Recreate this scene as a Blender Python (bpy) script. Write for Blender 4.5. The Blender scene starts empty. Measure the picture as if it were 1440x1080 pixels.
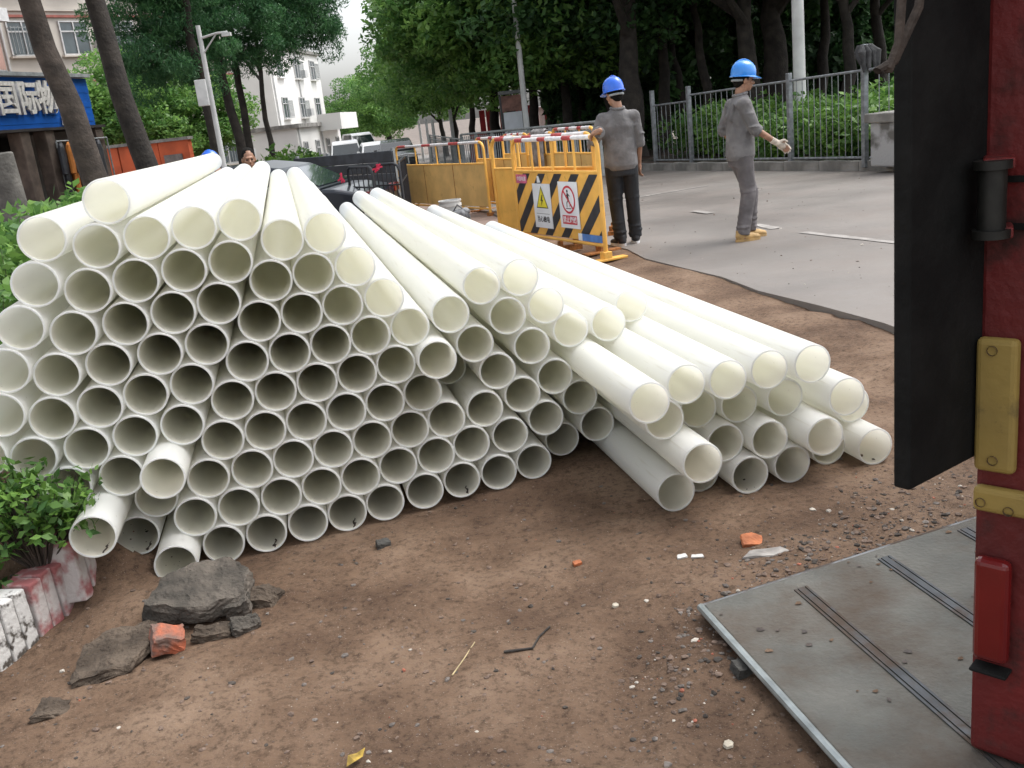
import bpy, bmesh, math, random
import numpy as np
from mathutils import Vector, Matrix, Euler
random.seed(7); rng = np.random.default_rng(7)
scene = bpy.context.scene
C = scene.collection
R_ = math.radians

# ------------------------------------------------------------------ camera
F = 1350.0; H = 1.57; PITCH = R_(15.8); ROLL = R_(6.5)
fwd = np.array([0, math.cos(PITCH), -math.sin(PITCH)])
_r0 = np.array([1., 0, 0]); _u0 = np.cross(_r0, fwd)
CR = math.cos(ROLL)*_r0 - math.sin(ROLL)*_u0
CU = math.sin(ROLL)*_r0 + math.cos(ROLL)*_u0
CAM = np.array([0, 0, H])
cam = bpy.data.cameras.new('camera'); camo = bpy.data.objects.new('camera', cam); C.objects.link(camo)
cam.sensor_width = 36; cam.lens = 36*F/1440; cam.clip_start = .05; cam.clip_end = 2000
camo.matrix_world = Matrix(((CR[0], CU[0], -fwd[0], 0), (CR[1], CU[1], -fwd[1], 0), (CR[2], CU[2], -fwd[2], H), (0, 0, 0, 1)))
scene.camera = camo
# ------------------------------------------------------------------ sky, sun, exposure (overcast day)
SUN_EL, SUN_AZ = R_(62), R_(75)          # azimuth measured from +Y towards +X
w = bpy.data.worlds.new('World'); scene.world = w; w.use_nodes = True
nt = w.node_tree; bg = nt.nodes['Background']
sky = nt.nodes.new('ShaderNodeTexSky'); sky.sky_type = 'NISHITA'; sky.sun_disc = False
sky.sun_elevation = SUN_EL; sky.sun_rotation = SUN_AZ; sky.air_density = 1.0; sky.dust_density = 4.0
hs = nt.nodes.new('ShaderNodeHueSaturation'); hs.inputs['Saturation'].default_value = .22; hs.inputs['Value'].default_value = 1.4
nt.links.new(sky.outputs[0], hs.inputs['Color']); nt.links.new(hs.outputs[0], bg.inputs['Color'])
bg.inputs['Strength'].default_value = .15
sl = bpy.data.lights.new('sun', 'SUN'); sl.energy = .9; sl.angle = R_(40); sl.color = (1, .985, .96)
so = bpy.data.objects.new('sun', sl); C.objects.link(so)
sd = Vector((math.sin(SUN_AZ)*math.cos(SUN_EL), math.cos(SUN_AZ)*math.cos(SUN_EL), math.sin(SUN_EL)))
so.rotation_euler = sd.to_track_quat('Z', 'Y').to_euler(); so.location = (0, 0, 30)
scene.view_settings.view_transform = 'Standard'; scene.view_settings.look = 'None'
scene.view_settings.exposure = .74; scene.view_settings.gamma = 1
scene.cycles.use_denoising = True
scene.cycles.max_bounces = 28; scene.cycles.transmission_bounces = 28; scene.cycles.diffuse_bounces = 28
scene.cycles.transparent_max_bounces = 6

# ------------------------------------------------------------------ photo pixel -> place
def ray(u, v): return fwd + CR*(u-720)/F - CU*(v-540)/F
def G(u, v, z=0.0):
    d = ray(u, v); t = (z-H)/d[2]; return CAM + d*t
def XY(u, v, Y):
    d = ray(u, v); return CAM + d*(Y/d[1])
def hz(u):          # image row of the horizon at column u
    d0 = ray(u, 0)[2]; d1 = ray(u, 100)[2]; return 100*d0/(d0-d1)
def at_u(u, Y):     # plan x of column u (at eye level) for distance Y
    return XY(u, hz(u), Y)[0]
def gz(y): return .07 - .018*max(0., y-13.0)          # the street falls gently away

# ------------------------------------------------------------------ materials
MATS = {}
def mat(name, col, rough=.6, var=.15, scale=6., bump=.0, bscale=60., metal=0., spec=.5, col2=None, mix=(.4, .65), coat=0., coords='Object', detail=6., stain=None):
    if name in MATS: return MATS[name]
    m = bpy.data.materials.new(name); m.use_nodes = True; t = m.node_tree; N, L = t.nodes, t.links
    p = N['Principled BSDF']; p.inputs['Roughness'].default_value = rough; p.inputs['Metallic'].default_value = metal
    p.inputs['Specular IOR Level'].default_value = spec; p.inputs['Coat Weight'].default_value = coat
    tc = N.new('ShaderNodeTexCoord')
    n = N.new('ShaderNodeTexNoise'); n.inputs['Scale'].default_value = scale; n.inputs['Detail'].default_value = detail
    L.new(tc.outputs[coords], n.inputs['Vector'])
    r = N.new('ShaderNodeValToRGB'); L.new(n.outputs['Fac'], r.inputs['Fac'])
    a = [max(0, c*(1-var)) for c in col]; b = [min(1, c*(1+var)) for c in col]
    if col2: a, b = list(col), list(col2)
    r.color_ramp.elements[0].position = mix[0]; r.color_ramp.elements[0].color = (*a, 1)
    r.color_ramp.elements[1].position = mix[1]; r.color_ramp.elements[1].color = (*b, 1)
    if stain:
        sc_, ssc, lo_, hi_, amt = stain
        n3 = N.new('ShaderNodeTexNoise'); n3.inputs['Scale'].default_value = ssc; n3.inputs['Detail'].default_value = 9; n3.inputs['Roughness'].default_value = .65
        L.new(tc.outputs[coords], n3.inputs['Vector'])
        mr = N.new('ShaderNodeMapRange'); mr.inputs['From Min'].default_value = lo_; mr.inputs['From Max'].default_value = hi_; mr.inputs['To Max'].default_value = amt
        L.new(n3.outputs['Fac'], mr.inputs['Value'])
        mx = N.new('ShaderNodeMix'); mx.data_type = 'RGBA'; L.new(mr.outputs[0], mx.inputs[0]); L.new(r.outputs['Color'], mx.inputs[6]); mx.inputs[7].default_value = (*sc_, 1)
        L.new(mx.outputs[2], p.inputs['Base Color'])
        rr = N.new('ShaderNodeMapRange'); rr.inputs['From Max'].default_value = amt; rr.inputs['To Min'].default_value = rough; rr.inputs['To Max'].default_value = .9
        L.new(mr.outputs[0], rr.inputs['Value']); L.new(rr.outputs[0], p.inputs['Roughness'])
    else: L.new(r.outputs['Color'], p.inputs['Base Color'])
    if bump:
        n2 = N.new('ShaderNodeTexNoise'); n2.inputs['Scale'].default_value = bscale; n2.inputs['Detail'].default_value = 8
        L.new(tc.outputs[coords], n2.inputs['Vector'])
        bp = N.new('ShaderNodeBump'); bp.inputs['Strength'].default_value = bump; bp.inputs['Distance'].default_value = .02
        L.new(n2.outputs['Fac'], bp.inputs['Height']); L.new(bp.outputs['Normal'], p.inputs['Normal'])
    MATS[name] = m; return m

def pipe_material(name, c0, tcol, tmix):
    m = bpy.data.materials.new(name); m.use_nodes = True; t = m.node_tree; N, L = t.nodes, t.links
    p = N['Principled BSDF']; out = N['Material Output']
    p.inputs['Roughness'].default_value = .32; p.inputs['Specular IOR Level'].default_value = .45
    tc = N.new('ShaderNodeTexCoord')
    n = N.new('ShaderNodeTexNoise'); n.inputs['Scale'].default_value = 45; n.inputs['Detail'].default_value = 3
    L.new(tc.outputs['Object'], n.inputs['Vector'])
    r = N.new('ShaderNodeValToRGB'); r.color_ramp.elements[0].position = .70; r.color_ramp.elements[1].position = .76
    r.color_ramp.elements[0].color = (*c0, 1); r.color_ramp.elements[1].color = (.30, .25, .2, 1)
    L.new(n.outputs['Fac'], r.inputs['Fac'])
    n3 = N.new('ShaderNodeTexNoise'); n3.inputs['Scale'].default_value = 2.2; n3.inputs['Detail'].default_value = 5
    L.new(tc.outputs['Object'], n3.inputs['Vector'])
    r3 = N.new('ShaderNodeValToRGB'); r3.color_ramp.elements[0].position = .35; r3.color_ramp.elements[1].position = .7
    r3.color_ramp.elements[0].color = (1, 1, 1, 1); r3.color_ramp.elements[1].color = (.97, .965, .95, 1)
    L.new(n3.outputs['Fac'], r3.inputs['Fac'])
    mx = N.new('ShaderNodeMix'); mx.data_type = 'RGBA'; mx.blend_type = 'MULTIPLY'; mx.inputs[0].default_value = 1
    L.new(r.outputs[0], mx.inputs[6]); L.new(r3.outputs[0], mx.inputs[7])
    oi = N.new('ShaderNodeObjectInfo'); ro = N.new('ShaderNodeValToRGB'); ro.color_ramp.elements[0].color = (.965, .96, .945, 1); ro.color_ramp.elements[1].color = (1, 1, 1, 1)
    L.new(oi.outputs['Random'], ro.inputs['Fac'])
    mp = N.new('ShaderNodeMapping'); mp.inputs['Scale'].default_value = (60, 2.5, 60); L.new(tc.outputs['Object'], mp.inputs['Vector'])
    ns = N.new('ShaderNodeTexNoise'); ns.inputs['Scale'].default_value = 1; ns.inputs['Detail'].default_value = 4; L.new(mp.outputs[0], ns.inputs['Vector'])
    rs = N.new('ShaderNodeValToRGB'); rs.color_ramp.elements[0].position = .66; rs.color_ramp.elements[0].color = (1, 1, 1, 1); rs.color_ramp.elements[1].position = .74; rs.color_ramp.elements[1].color = (.80, .78, .74, 1)
    L.new(ns.outputs['Fac'], rs.inputs['Fac'])
    m2 = N.new('ShaderNodeMix'); m2.data_type = 'RGBA'; m2.blend_type = 'MULTIPLY'; m2.inputs[0].default_value = 1; L.new(ro.outputs[0], m2.inputs[6]); L.new(rs.outputs[0], m2.inputs[7])
    m3 = N.new('ShaderNodeMix'); m3.data_type = 'RGBA'; m3.blend_type = 'MULTIPLY'; m3.inputs[0].default_value = 1; L.new(mx.outputs[2], m3.inputs[6]); L.new(m2.outputs[2], m3.inputs[7])
    L.new(m3.outputs[2], p.inputs['Base Color'])
    tr = N.new('ShaderNodeBsdfTranslucent'); tr.inputs['Color'].default_value = (*tcol, 1)
    ms = N.new('ShaderNodeMixShader'); ms.inputs[0].default_value = tmix
    L.new(p.outputs[0], ms.inputs[1]); L.new(tr.outputs[0], ms.inputs[2]); L.new(ms.outputs[0], out.inputs['Surface'])
    return m
M_PIPE = pipe_material('white_translucent_plastic', (.85, .868, .88), (.955, .962, .965), .52)
M_BORE = pipe_material('yellowish_pipe_bore', (.975, .955, .86), (.995, .985, .925), .60)

def leaf_material(name, dark, light, trans=.35):
    m = bpy.data.materials.new(name); m.use_nodes = True; t = m.node_tree; N, L = t.nodes, t.links
    p = N['Principled BSDF']; out = N['Material Output']; p.inputs['Roughness'].default_value = .5
    at = N.new('ShaderNodeAttribute'); at.attribute_name = 'tone'
    r = N.new('ShaderNodeValToRGB'); r.color_ramp.elements[0].color = (*dark, 1); r.color_ramp.elements[1].color = (*light, 1)
    L.new(at.outputs['Fac'], r.inputs['Fac']); L.new(r.outputs[0], p.inputs['Base Color'])
    tr = N.new('ShaderNodeBsdfTranslucent'); L.new(r.outputs[0], tr.inputs['Color'])
    ms = N.new('ShaderNodeMixShader'); ms.inputs[0].default_value = trans
    L.new(p.outputs[0], ms.inputs[1]); L.new(tr.outputs[0], ms.inputs[2]); L.new(ms.outputs[0], out.inputs['Surface'])
    return m
LEAF = leaf_material('leaf_green', (.07, .18, .045), (.27, .46, .11), .52)
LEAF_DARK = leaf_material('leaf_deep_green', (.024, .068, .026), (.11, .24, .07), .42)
LEAF_FEATHER = leaf_material('leaf_blue_green', (.035, .115, .048), (.12, .29, .10), .45)
LEAF_BRIGHT = leaf_material('leaf_yellow_green', (.05, .13, .03), (.20, .36, .06))

# ------------------------------------------------------------------ mesh helpers
class MB:
    def __init__(s): s.v = []; s.f = []; s.m = []
    def add(s, vs, fs, mi=0):
        o = len(s.v); s.v += [tuple(map(float, p)) for p in vs]; s.f += [tuple(i+o for i in f) for f in fs]; s.m += [mi]*len(fs); return s
    def box(s, c, d, rot=None, mi=0, taper=None):
        x, y, z = (k/2 for k in d)
        vs = [Vector((sx*x, sy*y, sz*z)) for sz in (-1, 1) for sy in (-1, 1) for sx in (-1, 1)]
        if taper: vs = [Vector((p.x*(taper if p.z > 0 else 1), p.y*(taper if p.z > 0 else 1), p.z)) for p in vs]
        if rot is not None:
            q = rot if isinstance(rot, Matrix) else Euler(rot).to_matrix()
            vs = [q @ p for p in vs]
        vs = [p+Vector(c) for p in vs]
        return s.add(vs, [(0, 2, 3, 1), (4, 5, 7, 6), (0, 1, 5, 4), (2, 6, 7, 3), (0, 4, 6, 2), (1, 3, 7, 5)], mi)
    def tube(s, pts, rad, n=10, mi=0, caps=True, squash=None):
        pts = [Vector(map(float, p)) for p in pts]
        if not isinstance(rad, (list, tuple)): rad = [rad]*len(pts)
        rings = []; up = None
        for i, p in enumerate(pts):
            t = (pts[min(i+1, len(pts)-1)]-pts[max(i-1, 0)]).normalized()
            if up is None:
                up = Vector((0, 0, 1)) if abs(t.z) < .9 else Vector((1, 0, 0))
            a = t.cross(up).normalized(); b = a.cross(t).normalized(); up = b
            rings.append([p + (a*math.cos(k*2*math.pi/n)*(squash or 1) + b*math.sin(k*2*math.pi/n))*rad[i] for k in range(n)])
        vs = [q for r in rings for q in r]; fs = []
        for i in range(len(rings)-1):
            for k in range(n):
                fs.append((i*n+k, i*n+(k+1) % n, (i+1)*n+(k+1) % n, (i+1)*n+k))
        if caps: fs.append(tuple(reversed(range(n)))); fs.append(tuple((len(rings)-1)*n+k for k in range(n)))
        return s.add(vs, fs, mi)
    def lathe(s, prof, c=(0, 0, 0), n=24, mi=0, rot=None):
        vs = []; fs = []
        for (r, z) in prof:
            for k in range(n): vs.append(Vector((r*math.cos(2*math.pi*k/n), r*math.sin(2*math.pi*k/n), z)))
        if rot is not None: vs = [rot @ p for p in vs]
        vs = [p+Vector(c) for p in vs]
        for i in range(len(prof)-1):
            for k in range(n): fs.append((i*n+k, i*n+(k+1) % n, (i+1)*n+(k+1) % n, (i+1)*n+k))
        return s.add(vs, fs, mi)
    def ball(s, c, r, n=12, mi=0, rot=None):
        r = r if isinstance(r, (tuple, list)) else (r, r, r); vs = []; fs = []; m = n//2
        for i in range(m+1):
            th = math.pi*i/m
            for k in range(n):
                ph = 2*math.pi*k/n
                vs.append(Vector((r[0]*math.sin(th)*math.cos(ph), r[1]*math.sin(th)*math.sin(ph), -r[2]*math.cos(th))))
        if rot is not None: vs = [rot @ p for p in vs]
        vs = [p+Vector(c) for p in vs]
        for i in range(m):
            for k in range(n): fs.append((i*n+k, i*n+(k+1) % n, (i+1)*n+(k+1) % n, (i+1)*n+k))
        return s.add(vs, fs, mi)
    def prism(s, poly, z0, z1, mi=0):
        n = len(poly); vs = [(*p[:2], z0) for p in poly]+[(*p[:2], z1) for p in poly]
        fs = [tuple(reversed(range(n))), tuple(range(n, 2*n))]+[(k, (k+1) % n, n+(k+1) % n, n+k) for k in range(n)]
        return s.add(vs, fs, mi)
    def mesh(s, name, mats, smooth=False):
        me = bpy.data.meshes.new(name); me.from_pydata(s.v, [], s.f)
        for m in (mats if isinstance(mats, (list, tuple)) else [mats]): me.materials.append(m)
        if any(s.m): me.polygons.foreach_set('material_index', s.m)
        bm = bmesh.new(); bm.from_mesh(me); bmesh.ops.remove_doubles(bm, verts=bm.verts, dist=1e-5) if smooth else None
        bmesh.ops.recalc_face_normals(bm, faces=bm.faces); bm.to_mesh(me); bm.free()
        if smooth:
            me.polygons.foreach_set('use_smooth', [True]*len(me.polygons))
            me.set_sharp_from_angle(angle=R_(40))
        return me
    def build(s, name, mats, parent=None, smooth=False, loc=None, rot=None):
        o = bpy.data.objects.new(name, s.mesh(name, mats, smooth)); C.objects.link(o)
        if parent: o.parent = parent
        if loc is not None: o.location = Vector(map(float, loc))
        if rot is not None: o.rotation_euler = rot
        return o
def bevel(o, wd=.006, seg=2):
    b = o.modifiers.new('bevel', 'BEVEL'); b.width = wd; b.segments = seg; b.limit_method = 'ANGLE'; return o
def tag(o, label, cat=None, group=None, kind=None):
    if label: o['label'] = label
    if cat: o['category'] = cat
    if group: o['group'] = group
    if kind: o['kind'] = kind
    return o
def empty(name, loc=(0, 0, 0), rz=0, label=None, cat=None, group=None):
    o = bpy.data.objects.new(name, None); C.objects.link(o); o.location = Vector(map(float, loc)); o.rotation_euler = (0, 0, rz); o.empty_display_size = .1
    if label: tag(o, label, cat, group)
    return o
def struct(o): o['kind'] = 'structure'; return o
def link_mesh(name, me, parent=None, loc=(0, 0, 0), rot=(0, 0, 0), scale=(1, 1, 1)):
    o = bpy.data.objects.new(name, me); C.objects.link(o); o.parent = parent
    o.location = Vector(map(float, loc)); o.rotation_euler = rot; o.scale = scale; return o
def text_mesh(body, size, mat_, extrude=.004, bold=0.0):
    cu = bpy.data.curves.new('lettering', 'FONT'); cu.body = body; cu.size = size; cu.extrude = extrude; cu.offset = bold
    cu.align_x = 'CENTER'; cu.align_y = 'CENTER'
    o = bpy.data.objects.new('lettering_source', cu); C.objects.link(o)
    dg = bpy.context.evaluated_depsgraph_get(); dg.update()
    me = bpy.data.meshes.new_from_object(o.evaluated_get(dg)); me.materials.clear(); me.materials.append(mat_)
    bpy.data.objects.remove(o); bpy.data.curves.remove(cu); return me

# ------------------------------------------------------------------ the pile's geometry (needed by the ground)
_z = lambda ox, oy, k, l: [(ox+x/k, oy+y/k) for x, y in l]
PL = _z(0, 200, 3, [(445,268),(175,418),(403,462),(613,424),(812,390),(1003,355),(1188,440),(1362,398),(145,605),(362,645),(568,605),(768,570),(963,537),(1138,612),(1315,568),(85,790),(308,820),(532,780),(720,740),(915,710),(1085,783),(1268,745),(40,965),(243,995),(460,950),(670,910),(862,880),(1040,935),(1222,900),(1390,865)])
PL += _z(0, 500, 3, [(30,245),(222,250),(420,205),(617,172),(810,140),(985,192),(1165,165),(1340,125),(-30,425),(160,415),(360,375),(560,345),(765,300),(938,365),(1112,330),(1290,285),(310,540),(150,585),(515,490),(700,495),(890,505),(1063,480),(1240,448),(462,692),(670,612),(610,742),(838,660),(1012,635),(1190,575),(1350,550),(775,815),(958,780),(1133,740),(1300,700)])
PL += _z(400, 480, 3, [(265,722),(425,680),(595,628),(750,585),(905,552),(1053,508),(1172,412),(315,570),(480,520),(640,485),(790,432),(953,395),(205,455),(370,420),(528,368),(687,322),(828,270),(255,303),(420,265),(575,220),(705,130),(303,143),(455,80),(640,80)])
PL += _z(400, 230, 3, [(295,445),(420,578),(245,612),(528,695),(360,730)])
PM = _z(400, 230, 3, [(700,635),(832,515),(995,480),(808,765),(942,643),(1130,625),(905,880),(1045,770),(1215,735),(1375,688),(1000,970),(1175,895),(1100,1070),(1275,1005)])+_z(780, 400, 2.88, [(315,95),(205,578)])
PR = _z(780, 400, 2.88, [(335,435),(515,408),(697,375),(870,345),(1045,322),(450,562),(590,515),(750,488),(945,475),(1185,455),(570,717),(690,640),(872,628),(1085,600),(1210,530),(445,835),(595,805),(785,770),(960,725),(1125,680),(1280,622)])
PRO = {(635,523):-.30,(233,665):.16,(154,731):.22,(258,772):.10,(203,747):-.05,(978,649):.16,(987,680):-.12,(1157,608):.10,(1171,636):-.10,(1200,584):-.12,
       (889,433):-.25,(896,551):.12,(223,704):-.06,(613,507):.08,(1191,558):.05,(985,579):-.12,(1040,569):-.1,(1108,565):-.06,(50,695):-.15,(1020,622):-.05,(791,617):-.1}
KL, ML = .3784, 3.9355; KR, MR = .2683, 3.3333
pa = ray(390, 205).copy(); pa[2] = 0; pa /= np.linalg.norm(pa); pb = np.array([pa[1], -pa[0], 0])
PRAD = .0795
PIPES = []
for st, lst, k, m0 in (('tall', PL, KL, ML), ('middle', PM, KL, ML), ('low', PR, KR, MR)):
    for (u, v) in lst:
        pro = 0
        for (pu, pv), d in PRO.items():
            if math.hypot(pu-u, pv-v) < 6: pro = d
        d = ray(u, v); m1 = m0 - pro*(pa[1]-k*pa[0])
        P = CAM + d*(m1/(d[1]-k*d[0]))
        PIPES.append([st, u, v, P@pb, P[2], P@pa])
bz = np.array([[p[3], p[4]] for p in PIPES])
def floor_b(b): # soil level under the pile across its width
    t = np.clip((-.60-b)/.45, 0, 1); return .33*t*t*(3-2*t)
for it in range(400):
    D = bz[:, None]-bz[None]; dist = np.linalg.norm(D, axis=2); np.fill_diagonal(dist, 9)
    ov = np.clip(2*PRAD+.0006-dist, 0, None)
    if ov.max() < 2e-4: break
    mv = (D/np.maximum(dist, 1e-4)[:, :, None]*ov[:, :, None]*.30).sum(1); bz += mv
    bz[:, 1] = np.maximum(bz[:, 1], floor_b(bz[:, 0])+PRAD-.012)

# ------------------------------------------------------------------ ground
ROAD_A, ROAD_B = G(1270, 475, .05), G(1050, 408, .05)
rdir = (ROAD_B-ROAD_A)[:2]; rdir /= np.linalg.norm(rdir); rnor = np.array([rdir[1], -rdir[0]])
def road_d(x, y): return (x-ROAD_A[0])*rnor[0]+(y-ROAD_A[1])*rnor[1]
def sm(t): t = np.clip(t, 0, 1); return t*t*(3-2*t)
def wave(x, y):
    h = 0
    for (fx, fy, ph, a) in WV: h = h+a*np.sin(fx*x+fy*y+ph)
    return h
WV = []
for i in range(46):
    fr = 1.2*1.13**i; an = random.uniform(0, 6.283); WV.append((fr*math.cos(an), fr*math.sin(an), random.uniform(0, 6.28), .0105*(1.6/(fr+1.6))**.75))
def soil_h(x, y):
    b = x*pb[0]+y*pb[1]; s = x*pa[0]+y*pa[1]
    sfront = 3.40
    h = floor_b(b)*sm((s-3.42)/.28)
    bed = sm((-1.80-x)/.10)*sm((4.6-y)/.5)*.10
    h = np.maximum(h, bed)
    h = h+.055*sm((y-4.5)/3)*sm((x-.2)/1.4+ (y-7)/4)
    h = h+.07*np.exp(-(((x+1.45)/.22)**2+((y-3.15)/.22)**2))      # low heap behind the rubble
    h = h+.03*np.exp(-(((x-.1)/.6)**2+((y-4.1)/.2)**2))
    pile = sm((s-3.5)/.1)*sm((b+.7)/.1)*sm((2.35-b)/.1)
    # shallow wheel ruts and a soil bank along the foot of the pile
    for (c0, c1) in ((.35, .55), (1.05, .75)):
        dl_ = (x-(-.6+.9*(y-1.0)*.35+c0*1.2)); h = h-.016*np.exp(-(dl_/.09)**2)*sm((3.0-y)/.6)+.010*np.exp(-((dl_-.17)/.07)**2)*sm((3.0-y)/.6)
    amp = (1-.8*sm((y-6)/3))*(1-.75*pile)
    rd_ = road_d(x, y); h = np.where(rd_ > -.7, np.maximum(h, .075*sm((rd_+.7)/.6)), h)
    h = h+wave(x, y)*amp*1.0 - .012*pile
    return h
def grid_sheet(name, x0, x1, y0, y1, step, hf, m):
    nx, ny = int((x1-x0)/step)+1, int((y1-y0)/step)+1
    X, Y = np.meshgrid(np.linspace(x0, x1, nx), np.linspace(y0, y1, ny)); Z = hf(X, Y)
    me = bpy.data.meshes.new(name); me.vertices.add(nx*ny)
    me.vertices.foreach_set('co', np.stack([X, Y, Z], -1).astype(np.float32).ravel())
    i = np.arange((nx-1)*(ny-1)); r, c = i//(nx-1), i % (nx-1); a = r*nx+c
    q = np.stack([a, a+1, a+nx+1, a+nx], -1).astype(np.int32)
    me.loops.add(q.size); me.loops.foreach_set('vertex_index', q.ravel()); me.polygons.add(len(q))
    me.polygons.foreach_set('loop_start', np.arange(len(q), dtype=np.int32)*4); me.polygons.foreach_set('loop_total', np.full(len(q), 4, np.int32))
    me.polygons.foreach_set('use_smooth', np.ones(len(q), bool)); me.update(calc_edges=True); me.validate(); me.materials.append(m)
    o = bpy.data.objects.new(name, me); C.objects.link(o); return struct(o)

def soil_material():
    m = bpy.data.materials.new('damp_brown_soil'); m.use_nodes = True; t = m.node_tree; N, L = t.nodes, t.links
    p = N['Principled BSDF']; p.inputs['Roughness'].default_value = .85; p.inputs['Specular IOR Level'].default_value = .25
    tc = N.new('ShaderNodeTexCoord')
    def noise(sc, det, rough=.6):
        n = N.new('ShaderNodeTexNoise'); n.inputs['Scale'].default_value = sc; n.inputs['Detail'].default_value = det; n.inputs['Roughness'].default_value = rough
        L.new(tc.outputs['Object'], n.inputs['Vector']); return n.outputs['Fac']
    def ramp(f, stops):
        r = N.new('ShaderNodeValToRGB'); e = r.color_ramp.elements
        while len(e) < len(stops): e.new(.5)
        for k, (ps, c) in enumerate(stops): e[k].position = ps; e[k].color = (*c, 1)
        L.new(f, r.inputs['Fac']); return r.outputs[0]
    def mix(a, b, f, mode='MIX'):
        x = N.new('ShaderNodeMix'); x.data_type = 'RGBA'; x.blend_type = mode
        if isinstance(f, float): x.inputs[0].default_value = f
        else: L.new(f, x.inputs[0])
        L.new(a, x.inputs[6]); L.new(b, x.inputs[7]); return x.outputs[2]
    big = ramp(noise(1.5, 7), [(.33, (.082, .048, .030)), (.50, (.158, .101, .066)), (.68, (.25, .172, .120))])
    fine = ramp(noise(38, 8, .75), [(.34, (.35, .33, .30)), (.50, (.9, .9, .9)), (.70, (1.0, .98, .94))])
    c = mix(big, fine, 1.0, 'MULTIPLY')
    grit = noise(210, 2); gm = ramp(grit, [(.66, (0, 0, 0)), (.72, (1, 1, 1))])
    gc = ramp(noise(16, 2), [(.3, (.20, .15, .11)), (.7, (.34, .30, .26))])
    c = mix(c, gc, gm)
    L.new(c, p.inputs['Base Color'])
    bp = N.new('ShaderNodeBump'); bp.inputs['Strength'].default_value = .75; bp.inputs['Distance'].default_value = .014
    L.new(noise(55, 9, .7), bp.inputs['Height']); L.new(bp.outputs[0], p.inputs['Normal'])
    return m
M_SOIL = soil_material()
g = MB(); g.add([(-400, -60, -.35), (400, -60, -.35), (400, 14, -.35), (-400, 14, -.35), (-400, 60, gz(60)-.35), (400, 60, gz(60)-.35), (-400, 900, -1.4), (400, 900, -1.4)],
      [(0, 1, 2, 3), (3, 2, 5, 4), (4, 5, 7, 6)])
struct(g.build('ground', mat('far_ground', (.16, .13, .11), .9, .25, .6, .3, 30)))
LOW = [(bz[i][0], bz[i][1], p[5]) for i, p in enumerate(PIPES) if bz[i][1] < floor_b(bz[i][0])+.20]
def soil_carved(x, y):
    h = soil_h(x, y); b = x*pb[0]+y*pb[1]; s = x*pa[0]+y*pa[1]
    for (bi, zi, si) in LOW:
        t = np.clip(1-((b-bi)/(PRAD+.004))**2, 0, 1); lim = zi-(PRAD+.001)*np.sqrt(t)-.002
        k = (t > 0) & (s > si-.02) & (s < si+6.1); h = np.where(k, np.minimum(h, np.maximum(lim, -.30)), h)
    rd_ = road_d(x, y); h = np.where(rd_ > -.25, np.minimum(h, .080), h); return np.where(rd_ > .08, np.minimum(h, .04), h)
grid_sheet('soil', -3.6, 3.6, .7, 6.2, .0135, soil_carved, M_SOIL)
grid_sheet('soil', -4.6, 5.0, 6.19, 13.0, .045, soil_carved, M_SOIL)
M_PAVE = mat('reddish_worn_paving', (.15, .10, .08), .75, 0, 1.6, .35, 70, col2=(.25, .185, .155), mix=(.33, .68), detail=9)
def pave_h(x, y): return np.where(y < 13, .055, .055-.018*(y-13))+.25*0*x
def rear_h(x, y):
    h = .04+.012*sm((y-6.2)/3)+np.sin(x*2.1+y)*.004
    b = x*pb[0]+y*pb[1]
    pil = sm((b+1.6)/.3)*sm((2.3-b)/.2)*sm((9.9-y)/.4)
    h = h - .055*pil
    return np.where(y < 13, h, h-.018*(y-13))
grid_sheet('pavement', -16, 8, 12.9, 40, .25, rear_h, M_PAVE)
grid_sheet('pavement', -16, -4.55, 3.0, 12.95, .25, rear_h, M_PAVE)
# concrete road slab with a broken left edge, bending towards the far street
M_ROAD = mat('damp_concrete_road', (.125, .111, .101), .5, 0, .55, .15, 90, col2=(.190, .174, .161), mix=(.35, .62), detail=10, spec=.5, stain=((.15, .115, .092), .7, .42, .80, .45))
edge_pts = []
for i in range(70):
    t = -9+i*.40; q = ROAD_A[:2]+rdir*t; j = .05*math.sin(t*3.1)+.035*math.sin(t*7.7+1)
    edge_pts.append((q[0]+rnor[0]*j, q[1]+rnor[1]*j))
far_l = [(edge_pts[-1][0]-2.0, 30), (-5.6, 45), (-8.0, 70), (-11.5, 110), (-20, 180)]
far_r = [(-12, 180), (-5.2, 110), (-.6, 70), (1.5, 45), (2.4, 32), (3.2, 26)]
K0, K1 = G(1270, 250, .07), G(915, 240, .07)
K1 = np.array([at_u(915, 22.0), 22.0, 0]); K0 = np.array([XY(1270, 250, 14.6)[0], 14.6, 0])
kd = (K1-K0)[:2]; kd = kd/np.linalg.norm(kd); kn = np.array([-kd[1], kd[0]])   # kn points to the road
kerb_near = K0[:2]-kd*16
mb = MB()
Lp = edge_pts+far_l; Rp = [tuple(kerb_near), tuple(K0[:2]), tuple(K1[:2])]+list(reversed(far_r))
def strip_between(mb, lp, rp, zoff, n=90):
    def res(p, ts):
        p = np.array(p); d = np.r_[0, np.cumsum(np.linalg.norm(np.diff(p, axis=0), axis=1))]; return np.stack([np.interp(ts*d[-1], d, p[:, k]) for k in (0, 1)], -1)
    ts = np.linspace(0, 1, n)**1.0; a = res(lp, ts); b = res(rp, ts); vs = []; fs = []
    for p, q in zip(a, b): vs += [(p[0], p[1], gz(p[1])+zoff), (q[0], q[1], gz(q[1])+zoff)]
    for p in a: vs.append((p[0], p[1], gz(p[1])+zoff-.10))
    for i in range(n-1): fs.append((2*i, 2*i+1, 2*i+3, 2*i+2)); fs.append((2*i, 2*i+2, 2*n+i+1, 2*n+i))
    mb.add(vs, fs)
strip_between(mb, Lp, Rp, .016, 260)
struct(mb.build('road', M_ROAD))
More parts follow.
